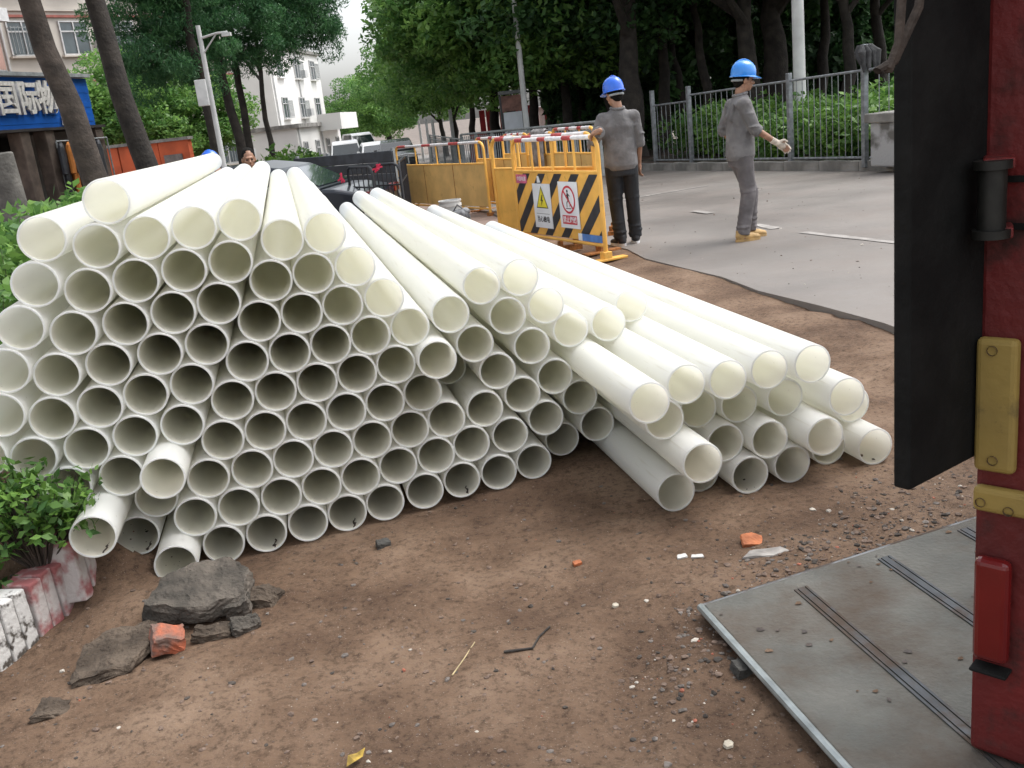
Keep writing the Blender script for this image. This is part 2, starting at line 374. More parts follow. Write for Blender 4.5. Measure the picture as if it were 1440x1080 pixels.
# painted line and worn patches on the road
M_LINE = mat('worn_white_paint', (.22, .205, .19), .7, 0, 7, col2=(.34, .32, .30), mix=(.42, .66))
def ground_strip(name, p0, p1, wd, m, zoff=.022):
    p0, p1 = np.array(p0[:2]), np.array(p1[:2]); d = (p1-p0)/np.linalg.norm(p1-p0); n_ = np.array([-d[1], d[0]])*wd/2
    b_ = MB(); k = 8; vs = []; fs = []
    for i in range(k+1):
        q = p0+(p1-p0)*i/k
        for s_ in (-1, 1):
            e = q+n_*s_*(1+random.uniform(-.18, .18)); vs.append((e[0], e[1], gz(e[1])+zoff))
    for i in range(k): fs.append((2*i, 2*i+1, 2*i+3, 2*i+2))
    b_.add(vs, fs); return struct(b_.build(name, m))
ground_strip('road_marking', G(800, 292, .08), G(995, 257, .08), .10, M_LINE)
ground_strip('road_marking', G(1130, 327, .086), G(1262, 342, .086), .10, M_LINE)
ground_strip('road_marking', G(975, 297, .086), G(1000, 300, .086), .12, M_LINE)
ground_strip('road_marking', G(1062, 316, .086), G(1092, 322, .086), .12, M_LINE)
# kerb and park soil behind it
M_KERB = mat('grey_concrete', (.15, .145, .135), .85, 0, 3, .3, 50, col2=(.30, .29, .27))
kl = 1.0
kerb = struct(empty('kerb', (0, 0, 0)))
kb = MB(); kb.box((0, 0, 0), (kl-.012, .16, .20)); kme = kb.mesh('kerb_stone', M_KERB)
for i in range(-14, 9):
    q = K0[:2]+kd*(i+.5)*kl-kn*.08
    o = link_mesh('kerb_stone', kme, kerb, (q[0], q[1], gz(q[1])+.075+random.uniform(-.004, .004)), (0, 0, math.atan2(kd[1], kd[0])+random.uniform(-.006, .006))); bevel(o, .012)
pk = MB(); p0 = K0[:2]-kd*18-kn*.16; p1 = K0[:2]+kd*9-kn*.16; p2 = p1-kn*1.2+kd*14; 
pk.add([(p0[0], p0[1], .20), (p1[0], p1[1], .10), (p1[0]+30, p1[1]+30, .10), (p0[0]+35, p0[1]+6, .22)], [(0, 1, 2, 3)])
struct(pk.build('park_ground', mat('leaf_litter', (.055, .045, .03), .95, .5, 5, .5, 40)))

# ------------------------------------------------------------------ pipes
M_MUD = mat('wet_mud', (.05, .034, .026), .5, .3, 30, .3, 80)
ORD = ['on the soil', 'second layer up', 'third layer up', 'fourth layer up', 'fifth layer up', 'sixth layer up', 'seventh layer up', 'eighth layer up', 'ninth layer up', 'tenth layer up', 'eleventh layer up']
def pipe_mesh(L_, bow, bowz, r=PRAD, wall=.0072, n=40, m=7):
    prof = []; vs = []; fs = []
    rings = [(r-.0012, 0.0), (r, .0014)]+[(r, L_*k/m) for k in range(1, m)]+[(r, L_), (r-wall, L_)]+[(r-wall, L_*k/m) for k in range(m-1, 0, -1)]+[(r-wall, .0014), (r-wall+.0012, 0.0)]
    for (rr, s) in rings:
        t = s/L_; q = 4*t*(1-t)
        for k in range(n):
            an = 2*math.pi*k/n; vs.append((rr*math.cos(an)+bow*q, s, rr*math.sin(an)+bowz*q))
    nr = len(rings)
    for i in range(nr):
        j = (i+1) % nr
        for k in range(n): fs.append((i*n+k, i*n+(k+1) % n, j*n+(k+1) % n, j*n+k))
    b_ = MB(); b_.add(vs, fs); half = (m+3)*n; b_.m = [0 if k < half else 1 for k in range(len(fs))]; b_.m[-2*n:] = [0]*(2*n)
    return b_.mesh('pipe', [M_PIPE, M_BORE], True)
variants = [pipe_mesh(6.0, random.uniform(-.004, .004), -random.uniform(0, .003)) for _ in range(7)]
rz0 = math.atan2(-pa[0], pa[1])
for i, (st, u, v, b0, z0, s0) in enumerate(PIPES):
    b_, z_ = bz[i]
    P = pb*b_+pa*s0; P[2] = z_
    o = link_mesh('plastic_pipe', variants[i % 7], None, P, (0, 0, rz0+random.uniform(-.0006, .0006)))
    o.rotation_euler[0] = -.0006
    # spin about own axis so that variants differ
    lay = int(round((z_-PRAD)/.138)); lay = max(0, min(lay, 10))
    lab = None
    if i == 0: lab = 'white plastic pipe lying alone on the very top of the tall stack'
    elif abs(u-154) < 2 and abs(v-731) < 3: lab = 'white plastic pipe jutting out over the painted brick edging'
    elif st == 'low' and abs(u-934) < 3: lab = 'white plastic pipe jutting out low on bare soil between the stacks'
    if lab: tag(o, lab, 'pipe', 'white plastic pipes piled on the soil')
    else:
        nm = {'tall': 'tall stack by the planter', 'middle': 'sloping middle of the pile', 'low': 'low stack near the plate'}[st]
        if lay == 0: tag(o, 'white plastic pipe resting on the soil, bottom layer of the '+nm, 'pipe', 'bottom pipes, '+nm)
        else: tag(o, 'white plastic pipe in the %s of the %s' % (ORD[lay], nm), 'pipe', '%s, %s' % (ORD[lay], nm))
    if any(math.hypot(u-a, v-c) < 6 for a, c in ((154, 731), (378, 747), (488, 721), (650, 675), (203, 747))):
        sb = MB(); vs = []; fs = []; k = 9
        for j in range(k):
            s = .006+j*.011; an = -1.30+.05*math.sin(j*1.3+u)+.012*j; wd = (.05+.09*abs(math.sin(j*1.1+v)))*(1-.07*j)*(.3 if j in (0, k-1) else 1)
            for a2 in (an-wd*random.uniform(.5, 1.2), an+wd*random.uniform(.5, 1.2)): vs.append(((PRAD-.0085)*math.cos(a2), s, (PRAD-.0085)*math.sin(a2)))
        for j in range(k-1): fs.append((2*j, 2*j+1, 2*j+3, 2*j+2))
        sb.add(vs, fs); sb.build('mud_smear', M_MUD, o)

# ------------------------------------------------------------------ rubble, pebbles, litter on the soil
def hs_(x, y): return float(soil_h(np.array(x), np.array(y)))
def chunk(poly, th, m, name, px, label, cat, tilt=(0, 0, 0), lift=0.0, seed=0, group=None, rough=.012, z=None):
    """broken slab: outline (metres) extruded, roughened"""
    rd = random.Random(seed); bm = bmesh.new()
    vs = [bm.verts.new((x, y, 0)) for x, y in poly]; f = bm.faces.new(vs)
    r = bmesh.ops.extrude_face_region(bm, geom=[f]); top = [e for e in r['geom'] if isinstance(e, bmesh.types.BMVert)]
    for q in top: q.co.z += th; q.co.x *= .93; q.co.y *= .93
    bmesh.ops.triangulate(bm, faces=bm.faces)
    bmesh.ops.subdivide_edges(bm, edges=bm.edges, cuts=6, use_grid_fill=True)
    for q in bm.verts: q.co += Vector((rd.uniform(-1, 1), rd.uniform(-1, 1), rd.uniform(-1, 1)))*rough*.5
    bmesh.ops.smooth_vert(bm, verts=bm.verts, factor=.3, use_axis_x=True, use_axis_y=True, use_axis_z=True)
    for q in bm.verts:
        c_ = q.co; q.co += Vector((0, 0, 1))*rough*.6*(math.sin(c_.x*70+seed)+math.sin(c_.y*83+c_.x*31))*.5
    bmesh.ops.recalc_face_normals(bm, faces=bm.faces)
    me = bpy.data.meshes.new(name); bm.to_mesh(me); bm.free(); me.materials.append(m)
    p = G(*px, z=.03) if not isinstance(px, np.ndarray) else px
    o = link_mesh(name, me, None, (p[0], p[1], hs_(p[0], p[1])+lift if z is None else z), tilt)
    return tag(o, label, cat, group)
M_CONC = mat('broken_mossy_concrete', (.045, .040, .033), .95, 0, 9, 1.0, 60, col2=(.135, .115, .095), mix=(.35, .68), detail=9)
M_CONC2 = mat('dirty_brown_concrete', (.055, .040, .028), .95, 0, 8, 1.0, 60, col2=(.125, .095, .07), detail=9)
M_BRICK = mat('red_brick', (.16, .10, .08), .9, 0, 14, .4, 70, col2=(.42, .12, .06), mix=(.42, .6), detail=5)
chunk([(-.17,-.10),(.02,-.14),(.17,-.09),(.20,.06),(.12,.15),(-.03,.14),(-.13,.05)], .07, M_CONC, 'concrete_chunk', (278, 848), 'large grey-brown broken concrete chunk, biggest of the rubble by the pipes', 'rubble', (.22, .10, .15), .03, 1, 'rubble')
chunk([(-.13,-.14),(.06,-.11),(.14,.02),(.13,.12),(-.05,.14),(-.12,.05)], .035, M_CONC2, 'concrete_slab_piece', (163, 912), 'flat brown slab piece lying between the brick and painted edging', 'rubble', (.10, -.06, .2), .01, 2, 'rubble')
chunk([(-.055,-.05),(.05,-.05),(.058,.04),(-.05,.055)], .062, M_BRICK, 'brick_fragment', (232, 900), 'broken orange-red brick lump touching the flat slab piece', 'brick', (.2, .25, .5), .015, 3, 'rubble', .01)
chunk([(-.045,-.05),(.04,-.06),(.05,.05),(-.03,.06)], .06, M_CONC, 'small_rubble', (335, 848), 'small upright grey stone leaning against the largest concrete chunk', 'rubble', (.3, -.2, .3), .01, 4, 'rubble')
chunk([(-.05,-.03),(.05,-.02),(.055,.03),(-.04,.04)], .03, M_CONC, 'small_rubble', (342, 876), 'little wedge of rubble with pale top below the upright stone', 'rubble', (.3, .1, .6), .005, 5, 'rubble')
chunk([(-.07,-.03),(.06,-.03),(.07,.03),(-.06,.04)], .03, M_CONC2, 'small_rubble', (298, 884), 'flat brown shard half under the largest concrete chunk', 'rubble', (.1, .05, .2), 0, 6, 'rubble')
chunk([(-.08,-.05),(.05,-.06),(.09,.02),(.02,.06),(-.07,.04)], .05, M_CONC2, 'small_rubble', (362, 834), 'dark soil-covered stone right behind the upright stone', 'rubble', (.1, .15, .1), -.01, 7, 'rubble')
chunk([(-.06,-.05),(.05,-.04),(.05,.04),(-.03,.06)], .02, M_CONC2, 'small_rubble', (68, 985), 'pale flat stone sunk in soil in front of the painted edging', 'rubble', (.05, .2, .3), 0, 8, 'rubble')
M_TILE = mat('orange_clay_tile', (.40, .13, .05), .8, .25, 20, .2, 60)
M_WHITE = mat('white_ceramic', (.62, .61, .58), .5, .15, 15)
chunk([(-.045,-.03),(.03,-.035),(.05,.01),(.02,.04),(-.03,.03)], .012, M_TILE, 'tile_fragment', (1055, 748), 'orange clay tile fragment on soil in front of low pipe stack', 'tile fragment', (.25, .1, .2), .006, 9, None, .003)
chunk([(-.09,-.022),(.02,-.03),(.09,-.01),(.07,.025),(-.05,.02)], .008, mat('grey_white_slab', (.3, .28, .26), .7, .3, 14), 'slab_splinter', (1075, 769), 'thin grey-white splinter beside the orange tile fragment', 'rubble', (.06, .03, .05), .003, 10, None, .003)
chunk([(-.02,-.012),(.02,-.01),(.018,.012),(-.015,.01)], .006, M_WHITE, 'ceramic_shard', (958, 772), 'white ceramic shard lying left of the grey-white splinter', 'shard', (.1, 0, .1), .003, 11, None, .002)
chunk([(-.024,-.008),(.024,-.008),(.02,.01),(-.02,.01)], .005, M_WHITE, 'ceramic_shard', (980, 773), 'white ceramic shard touching the grey-white splinter', 'shard', (.05, .05, -.1), .003, 12, None, .002)
chunk([(-.02,-.016),(.016,-.018),(.02,.012),(-.012,.016)], .008, M_WHITE, 'ceramic_shard', (1193, 1064), 'white shard on soil right against the steel plate edge', 'shard', (.1, 0, .5), .003, 13, None, .002)
chunk([(-.012,-.008),(.004,-.013),(.014,-.004),(.011,.009),(-.003,.012),(-.013,.005)], .008, mat('cream_stone', (.5, .45, .36), .8, .2, 20), 'cream_pebble', (1023, 1028), 'cream pebble on soil beside the steel plate', 'pebble', (.1, 0, .5), .002, 14, None, .002)
chunk([(-.010,-.007),(.003,-.011),(.012,-.003),(.009,.008),(-.003,.010),(-.011,.004)], .007, MATS['cream_stone'], 'cream_pebble', (864, 838), 'cream pebble on open soil below the low pipe stack', 'pebble', (.1, 0, .5), .002, 15, None, .002)
chunk([(-.02,-.012),(.016,-.012),(.02,.008),(-.012,.012)], .010, M_TILE, 'tile_fragment', (810, 781), 'tiny red tile chip on open soil under the pipes', 'tile fragment', (.1, 0, .5), .002, 16, None, .002)
chunk([(-.035,-.025),(.03,-.03),(.035,.02),(-.02,.03)], .03, mat('dark_stone', (.06, .058, .052), .85, .3, 20, .4, 60), 'dark_stone', (1042, 930), 'dark grey stone against the long edge of the steel plate', 'stone', (.1, .1, .5), -.004, 17, None, .004)
chunk([(-.03,-.02),(.03,-.02),(.03,.02),(-.02,.025)], .024, MATS['dark_stone'], 'dark_stone', (536, 757), 'dark grey stone half buried just below the bottom pipes', 'stone', (.1, .1, .5), -.004, 18, None, .004)
def stick(name, pxs, r, m, label, cat='stick'):
    pts = [];
    for (u, v) in pxs:
        p = G(u, v, .01); pts.append((p[0], p[1], hs_(p[0], p[1])+r*1.2))
    b_ = MB(); b_.tube(pts, [r*(1-.3*k/len(pts)) for k in range(len(pts))], 7); return tag(b_.build(name, m, None, True), label, cat)
stick('straw', [(635, 942), (651, 921), (667, 898)], .0022, mat('dry_straw', (.45, .36, .2), .7, .2, 30), 'thin pale straw lying on the open soil', 'straw')
stick('twig', [(708, 912), (730, 907), (748, 903), (757, 887), (772, 872)], .0042, mat('dark_bark', (.035, .03, .026), .85, .3, 40, .4, 90), 'dark crooked twig on the soil beside the straw', 'twig')
lf = MB(); p = G(498, 1062, .02); zz = hs_(p[0], p[1])+.012
lf.add([(-.05, -.02, 0), (-.015, -.03, .012), (.03, -.012, .006), (.055, .012, .015), (.02, .022, .002), (-.025, .012, .012)], [(0, 1, 5), (1, 2, 4, 5), (2, 3, 4)])
tag(lf.build('fallen_leaf', mat('yellow_leaf', (.36, .24, .04), .6, .4, 25), None, False, (p[0], p[1], zz), (.15, .1, .6)), 'curled yellow fallen leaf on the soil', 'leaf').scale = (.62, .7, 1.1)
# uncountable grit
def scatter_stones(name, n, m, pick, smin, smax, zf=None):
    ico = [(0, 0, -1), (.72, -.53, -.45), (-.28, -.85, -.45), (-.89, 0, -.45), (-.28, .85, -.45), (.72, .53, -.45), (.28, -.85, .45), (-.72, -.53, .45), (-.72, .53, .45), (.28, .85, .45), (.89, 0, .45), (0, 0, 1)]
    fc = [(0,1,2),(1,0,5),(0,2,3),(0,3,4),(0,4,5),(1,5,10),(2,1,6),(3,2,7),(4,3,8),(5,4,9),(1,10,6),(2,6,7),(3,7,8),(4,8,9),(5,9,10),(6,10,11),(7,6,11),(8,7,11),(9,8,11),(10,9,11)]
    ico = np.array(ico); vs = []; fs = []; mi = []
    for i in range(n):
        x, y = pick(); s = smin*(smax/smin)**(random.random()**2.2)
        q = ico*(1+rng.uniform(-.3, .3, (12, 1)))*np.array([random.uniform(.7, 1.3), random.uniform(.7, 1.2), random.uniform(.35, .8)])*s
        a = random.uniform(0, 6.28); ca, sa = math.cos(a), math.sin(a)
        q = np.stack([q[:, 0]*ca-q[:, 1]*sa, q[:, 0]*sa+q[:, 1]*ca, q[:, 2]], -1)+[x, y, (hs_(x, y) if zf is None else zf(x, y))+s*.12]
        o_ = len(vs); vs += q.tolist(); fs += [tuple(k+o_ for k in f) for f in fc]; mi += [random.choices(range(len(m)), [7, 4, 3, .45, .3][:len(m)])[0]]*20
    b_ = MB(); b_.v = vs; b_.f = fs; b_.m = mi
    o = b_.build(name, m); o['kind'] = 'stuff'; return o
stone_m = [mat('brown_stone', (.15, .105, .08), .9, .3, 40), mat('grey_brown_stone', (.15, .13, .115), .9, .3, 40), mat('dark_grit', (.06, .05, .042), .9, .3, 40), mat('pale_stone', (.48, .44, .38), .8, .2, 40), mat('red_chip', (.30, .10, .06), .85, .3, 40)]
def pick_near():
    while True:
        u, v = random.uniform(-40, 1440), 660+440*random.random()
        if v < 800-.18*u and u < 780 and random.random() < .9: continue
        p = G(u, v)
        if p[1] > .8 and p[0] < 3.2 and p[0] > -3.2: return p[0], p[1]
def pick_right():
    while True:
        u = random.gauss(1180, 160); v = 690+(1440-u)*.35+random.gauss(0, 55)+max(0, (1180-u))*.25
        if 860 < u < 1440 and 600 < v < 1075:
            p = G(u, v)
            if p[0] < 3.2: return p[0], p[1]
tag(scatter_stones('grit', 2300, stone_m, pick_near, .0016, .011), 'small stones and grit strewn over the brown soil', 'grit')
tag(scatter_stones('gravel', 3000, stone_m, pick_right, .002, .013), 'loose gravel and chips gathered around the steel plate', 'gravel')

def pick_road():
    while True:
        u, v = random.uniform(860, 1275), 245+220*random.random(); p = G(u, v, .086)
        if road_d(p[0], p[1]) > .15 and p[1] < 20: return p[0], p[1]
tag(scatter_stones('road_litter', 120, stone_m[:4], pick_road, .004, .017, lambda x, y: gz(y)+.016), 'dry leaves and crumbs scattered over the concrete road', 'litter')
# ------------------------------------------------------------------ leaves, shrubs, trees
def leaf_cloud(name, clumps, per, leaf, m, seed, up=.35, aspect=.5, droop=0):
    rg = np.random.default_rng(seed); cs = []; tones = []
    V = []; T = []
    for (c, r) in clumps:
        n = int(per*(r[0]*r[1]*r[2])**(1/3)/.6) if per > 0 else -per
        d = rg.normal(size=(n, 3)); d /= np.linalg.norm(d, axis=1)[:, None]
        rad = rg.uniform(.25, 1, (n, 1))**.5
        p = np.array(c)+d*rad*np.array(r)
        nr = rg.normal(size=(n, 3))+np.array([0, 0, up*3]); nr /= np.linalg.norm(nr, axis=1)[:, None]
        t = np.cross(nr, rg.normal(size=(n, 3))); t /= np.linalg.norm(t, axis=1)[:, None]
        if droop: t = t+np.array([0, 0, -droop]); t /= np.linalg.norm(t, axis=1)[:, None]
        b = np.cross(nr, t); b /= np.linalg.norm(b, axis=1)[:, None]
        s = leaf*rg.uniform(.55, 1.25, (n, 1))
        q = np.stack([p-t*s, p+b*s*aspect-t*s*.1, p+t*s+nr*s*-.15, p-b*s*aspect-t*s*.1], 1)
        V.append(q.reshape(-1, 3)); base = rg.uniform(.1, .6); T.append(np.repeat(np.clip(base+rg.normal(0, .2, n), 0, 1), 4))
    V = np.concatenate(V).astype(np.float32); T = np.concatenate(T).astype(np.float32); n = len(V)//4
    me = bpy.data.meshes.new(name); me.vertices.add(len(V)); me.vertices.foreach_set('co', V.ravel())
    me.loops.add(4*n); me.loops.foreach_set('vertex_index', np.arange(4*n, dtype=np.int32)); me.polygons.add(n)
    me.polygons.foreach_set('loop_start', np.arange(n, dtype=np.int32)*4); me.polygons.foreach_set('loop_total', np.full(n, 4, np.int32))
    a = me.attributes.new('tone', 'FLOAT', 'POINT'); a.data.foreach_set('value', T)
    me.update(calc_edges=True); me.materials.append(m); return me
def crown_clumps(n, R, seed, zsq=.8, inner=.35):
    rd = random.Random(seed); out = []
    while len(out) < n:
        d = Vector((rd.gauss(0, 1), rd.gauss(0, 1), rd.gauss(0, 1))).normalized(); k = rd.uniform(inner, 1)
        c = d*k; c = Vector((c.x*R[0], c.y*R[1], c.z*R[2])); s = rd.uniform(.45, .95)*R[0]/3.2
        out.append((tuple(c), (s*1.15, s*1.15, s*.65)))
    return out
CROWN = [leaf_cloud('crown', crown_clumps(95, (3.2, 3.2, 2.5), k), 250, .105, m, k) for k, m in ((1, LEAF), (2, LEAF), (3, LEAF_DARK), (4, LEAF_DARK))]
FEATHER = [leaf_cloud('crown', crown_clumps(85, (2.8, 2.8, 2.6), 20+k), 420, .10, LEAF_FEATHER, 30+k, .2, .22, .5) for k in range(2)]
M_BARK = mat('dark_wet_bark', (.016, .013, .011), .9, 0, 5, .9, 22, col2=(.045, .037, .03), mix=(.35, .7))
M_BARK2 = mat('grey_brown_bark', (.030, .023, .018), .9, 0, 5, .9, 22, col2=(.08, .062, .05), mix=(.35, .7))
def tree(name, base, top, r, crowns, label, cat='tree', bark=None, group=None, limbs=4, seed=0, wob=.06):
    """base/top: plan positions of the trunk; crowns: list of (mesh, offset-from-top, scale)"""
    rd = random.Random(seed+99); base, top = Vector(map(float, base)), Vector(map(float, top))
    e = empty(name, base, 0, label, cat, group); L_ = top-base; mb_ = MB(); n = 9; pts = []; rad = []
    for i in range(n+1):
        t = i/n; pts.append(L_*t+Vector((rd.uniform(-1, 1), rd.uniform(-1, 1), 0))*wob*(t > 0)); rad.append(r*(1.25 if i == 0 else 1)*(1-.55*t))
    mb_.tube(pts, rad, 12)
    for k in range(limbs):
        t = rd.uniform(.6, .98); p = L_*t; an = rd.uniform(0, 6.28); ln = rd.uniform(1.2, 2.6)
        d = Vector((math.cos(an), math.sin(an), rd.uniform(.5, 1.2)))
        mb_.tube([p, p+d*ln*.5+Vector((0, 0, .1)), p+d*ln], [r*.42, r*.28, r*.1], 8)
    mb_.build('trunk', bark or M_BARK, e, True)
    for (me, off, sc) in crowns:
        sc = sc if isinstance(sc, tuple) else (sc, sc, sc)
        link_mesh('crown', me, e, L_+Vector(off), (0, 0, rd.uniform(0, 6.28)), sc)
    return e
def tpos(u, Y, z=None):  # ground position of a trunk seen in column u (at eye level) at distance Y
    x = at_u(u, Y); return np.array([x, Y, gz(Y)-.1 if z is None else z])
def trunk_px(uv0, uv1, Y, zbase=None):
    """trunk whose axis passes two photo pixels, standing at distance Y; returns base on the ground and a point higher up"""
    a = XY(*uv0, Y); b = XY(*uv1, Y); d = (a-b)/(a[2]-b[2]); zb = gz(Y)-.1 if zbase is None else zbase
    return b+d*(zb-b[2]), d
def tree_px(name, uv0, uv1, Y, hgt, r, crowns, label, **k):
    b_, d = trunk_px(uv0, uv1, Y); return tree(name, b_, b_+d*hgt, r, crowns, label, **k)
tree_px('street_tree', (52, 20), (118, 215), 14.0, 7.0, .20, [(FEATHER[0], (-.9, -.2, -2.2), (.30, .4, .36)), (FEATHER[1], (.8, -.2, -1.9), (.25, .4, .3))], 'thick brown leaning trunk in front of the blue shop sign', bark=M_BARK2, seed=1)
tree_px('street_tree', (138, 10), (205, 235), 15.0, 7.5, .19, [(FEATHER[1], (.2, .5, 2.4), .7)], 'dark leaning trunk standing before the orange wall', seed=2)
gp = XY(14, 250, 11.0); q = MB(); gh = XY(4, 208, 11.0)[2]; q.tube([(0, 0, 0), (-.02, 0, gh*.5), (-.05, 0, gh)], [.165, .15, .14], 14)
tag(bevel(q.build('stone_pillar', mat('pale_grey_bark', (.10, .095, .085), .9, .3, 6, .6, 25), None, True, (gp[0], 11.0, -.05)), .02), 'stubby pale grey pillar beside the shop front', 'pillar')
tree_px('feathery_tree', (272, 60), (306, 210), 20.0, 5.6, .15, [(FEATHER[0], (.1, -1.0, .6), (.62, .7, .62)), (FEATHER[1], (-.5, .5, -1.6), (.5, .55, .6))], 'feathery dark green tree behind the lamp pole with the meter box', seed=4)
tree_px('feathery_tree', (318, 120), (338, 205), 22.0, 5.5, .13, [(FEATHER[1], (.2, -.5, 1.4), (.65, .7, .6)), (FEATHER[0], (.5, 0, -1.2), (.5, .55, .55))], 'feathery dark green tree with slim trunk, right of the meter box pole', seed=5)
tree_px('feathery_tree', (338, 120), (352, 205), 23.0, 5.5, .11, [(FEATHER[0], (1.3, .5, 1.4), (.62, .6, .6)), (FEATHER[1], (1.5, .4, -.8), (.45, .45, .6))], 'drooping feathery tree overhanging the dark car', seed=6)
tree_px('feathery_tree', (372, 150), (380, 208), 26.0, 5.2, .09, [(FEATHER[1], (.4, .5, .3), (.42, .5, .6))], 'slender feathery tree beside the small white building', seed=7)
tree('round_tree', tpos(190, 34), tpos(190, 34)+np.array([0, 0, 3.0]), .16, [(CROWN[0], (0, 0, .3), (.85, .85, .75))], 'pale green round tree behind the orange wall', seed=8)
tree('round_tree', tpos(265, 37), tpos(265, 37)+np.array([0, 0, 3.0]), .16, [(CROWN[1], (0, 0, .3), (.8, .8, .75))], 'mid green tree between orange wall and white building', seed=9)
# street end
tree('far_tree', tpos(508, 92), tpos(508, 92)+np.array([0, 0, 4]), .3, [(CROWN[0], (0, 0, .6), (1.0, 1.0, 1.1))], 'round blue-green tree closing the far end of the street', seed=10)
tree('far_tree', tpos(545, 84), tpos(545, 84)+np.array([0, 0, 4]), .3, [(CROWN[1], (0, 0, .8), (1.0, 1.0, 1.2))], 'broad tree at the far street end beside the park', seed=11)
tree('far_tree', tpos(470, 110), tpos(470, 110)+np.array([0, 0, 4]), .3, [(CROWN[1], (0, 0, 0), (.8, .8, .8))], 'distant tree peeking out behind the white building', seed=111)
# park side: row along the street, then the wood behind
row = [(612, 64, 1.15, 0), (628, 52, 1.0, 1), (650, 44, 1.0, 0), (682, 36, 1.0, 1), (708, 31, 1.0, 0), (740, 30, 1.05, 0), (790, 29, 1.1, 1), (850, 28, 1.15, 3)]
rl = ['street-end park tree with hazy light green crown', 'park tree whose crown overhangs the far fence posts', 'park tree with a light green crown above the white posts', 'park tree with a thick dark trunk beside the red truck front', 'park tree shading the red truck', 'park tree over the white signboard', 'park tree with dense dark crown above the plain barriers', 'dark park tree behind the worker leaning on the barrier']
for i, ((u, Y, sc, cv), lb) in enumerate(zip(row, rl)):
    b_ = tpos(u+10, Y+1.5); tree('park_tree', b_, b_+np.array([random.uniform(-.3, .3), 0, 3.6]), random.uniform(.16, .26), [(CROWN[cv], (-.8, -.8, 1.3), sc), (CROWN[(cv+1) % 2], (.6, -1.2, 3.4), sc)], lb, group='park trees', seed=30+i)
wood = [(885, 25.5, .34), (930, 28, .2), (960, 30, .18), (1000, 27, .16), (1060, 25, .30), (1092, 26.5, .42), (1150, 29, .2), (1195, 24, .18), (1240, 27, .2), (1300, 24, .25), (905, 36, .25), (985, 38, .2), (1035, 36, .22), (1120, 37, .25), (1180, 36, .25), (1265, 38, .25), (820, 36, .2), (770, 40, .22), (945, 46, .3), (1075, 48, .3), (1215, 48, .3), (860, 50, .3)]
wl = {0: 'massive dark trunk behind the worker leaning on the barrier', 5: 'massive dark trunk behind the walking worker', 4: 'forked dark trunk left of the white lamp post'}
for i, (u, Y, r) in enumerate(wood):
    b_ = tpos(u, Y, .05); lean = random.uniform(-.5, .5)
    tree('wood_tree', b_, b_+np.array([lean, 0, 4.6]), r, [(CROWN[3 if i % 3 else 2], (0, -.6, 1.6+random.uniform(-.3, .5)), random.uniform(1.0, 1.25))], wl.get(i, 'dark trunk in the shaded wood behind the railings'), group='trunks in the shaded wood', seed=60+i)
# canopy over the shaded park edge (crowns hanging lower in front)
# shrubs behind the railings: uncountable ground cover
def ground_cover(name, pts, h, leaf, m, seed, label, per=-150):
    rd = random.Random(seed); cl = []
    for (x, y, z) in pts: cl.append(((x, y, z+h*rd.uniform(.3, .8)), (rd.uniform(.3, .5), rd.uniform(.3, .5), h*rd.uniform(.35, .6))))
    o = link_mesh(name, leaf_cloud(name, cl, per, leaf, m, seed, .3, .45)); o['kind'] = 'stuff'; return tag(o, label, 'undergrowth')

# ------------------------------------------------------------------ railings on the right
M_GALV = mat('galvanised_steel', (.22, .235, .25), .5, .25, 12, metal=.3)
FA = XY(1216, 236, 15.4); FB = np.array([XY(923, 231, 22.4)[0], 22.4, 0]); FA[2] = 0
fd = (FB-FA)[:2]; fl = np.linalg.norm(fd); fd /= fl; fang = math.atan2(fd[1], fd[0])
def fpos(t): q = FA[:2]+fd*t; return np.array([q[0], q[1], .16-.018*max(0, q[1]-15)])
def rail_t(u):
    best = min(np.linspace(-6, fl+1, 400), key=lambda t: abs(proj_u(fpos(t))-u)); return best
def proj_u(p):
    q = np.asarray(p)-CAM; return 720+F*(q@CR)/(q@fwd)
def railing(t0, t1, h, n, label, posts=(True, False), hp=None):
    p0, p1 = fpos(t0), fpos(t1); L_ = abs(t1-t0); e = empty('steel_railing', p0, fang, label, 'railing', 'grey steel railings along the kerb')
    sl_ = (p1[2]-p0[2])
    for zz, nm in ((h, 'top_rail'), (.10, 'bottom_rail')):
        b_ = MB(); b_.tube([(0, 0, zz), (L_, 0, zz+sl_)], .02, 8); b_.build(nm, M_GALV, e, True)
    br = MB(); br.tube([(0, 0, .1), (0, 0, h)], .008, 6); bme = br.mesh('bar', M_GALV, True)
    for k in range(1, n): link_mesh('bar', bme, e, (L_*k/n, 0, sl_*k/n))
    for side, x in zip(posts, (0, L_)):
        if side:
            b_ = MB(); b_.box((x, 0, (hp or h)/2), (.085, .085, (hp or h)+.1)); bevel(b_.build('post', M_GALV, e), .008)
t1216, t1113, t973, t923 = (rail_t(u) for u in (1216, 1113, 973, 923))
railing(t1216, t1113-.06, 1.42, 12, 'grey railing panel standing before the white lamp post', (True, False), 1.75)
railing(t1113, t973-.08, 1.42, 17, 'long grey railing panel behind the walking worker', (True, False), 1.5)
railing(t973, t923, 1.30, 8, 'short end railing panel nearest the leaning worker', (True, True), 1.55)
railing(t1216-3.2, t1216-.12, 1.42, 14, 'railing panel behind the concrete block and truck door', (True, False))
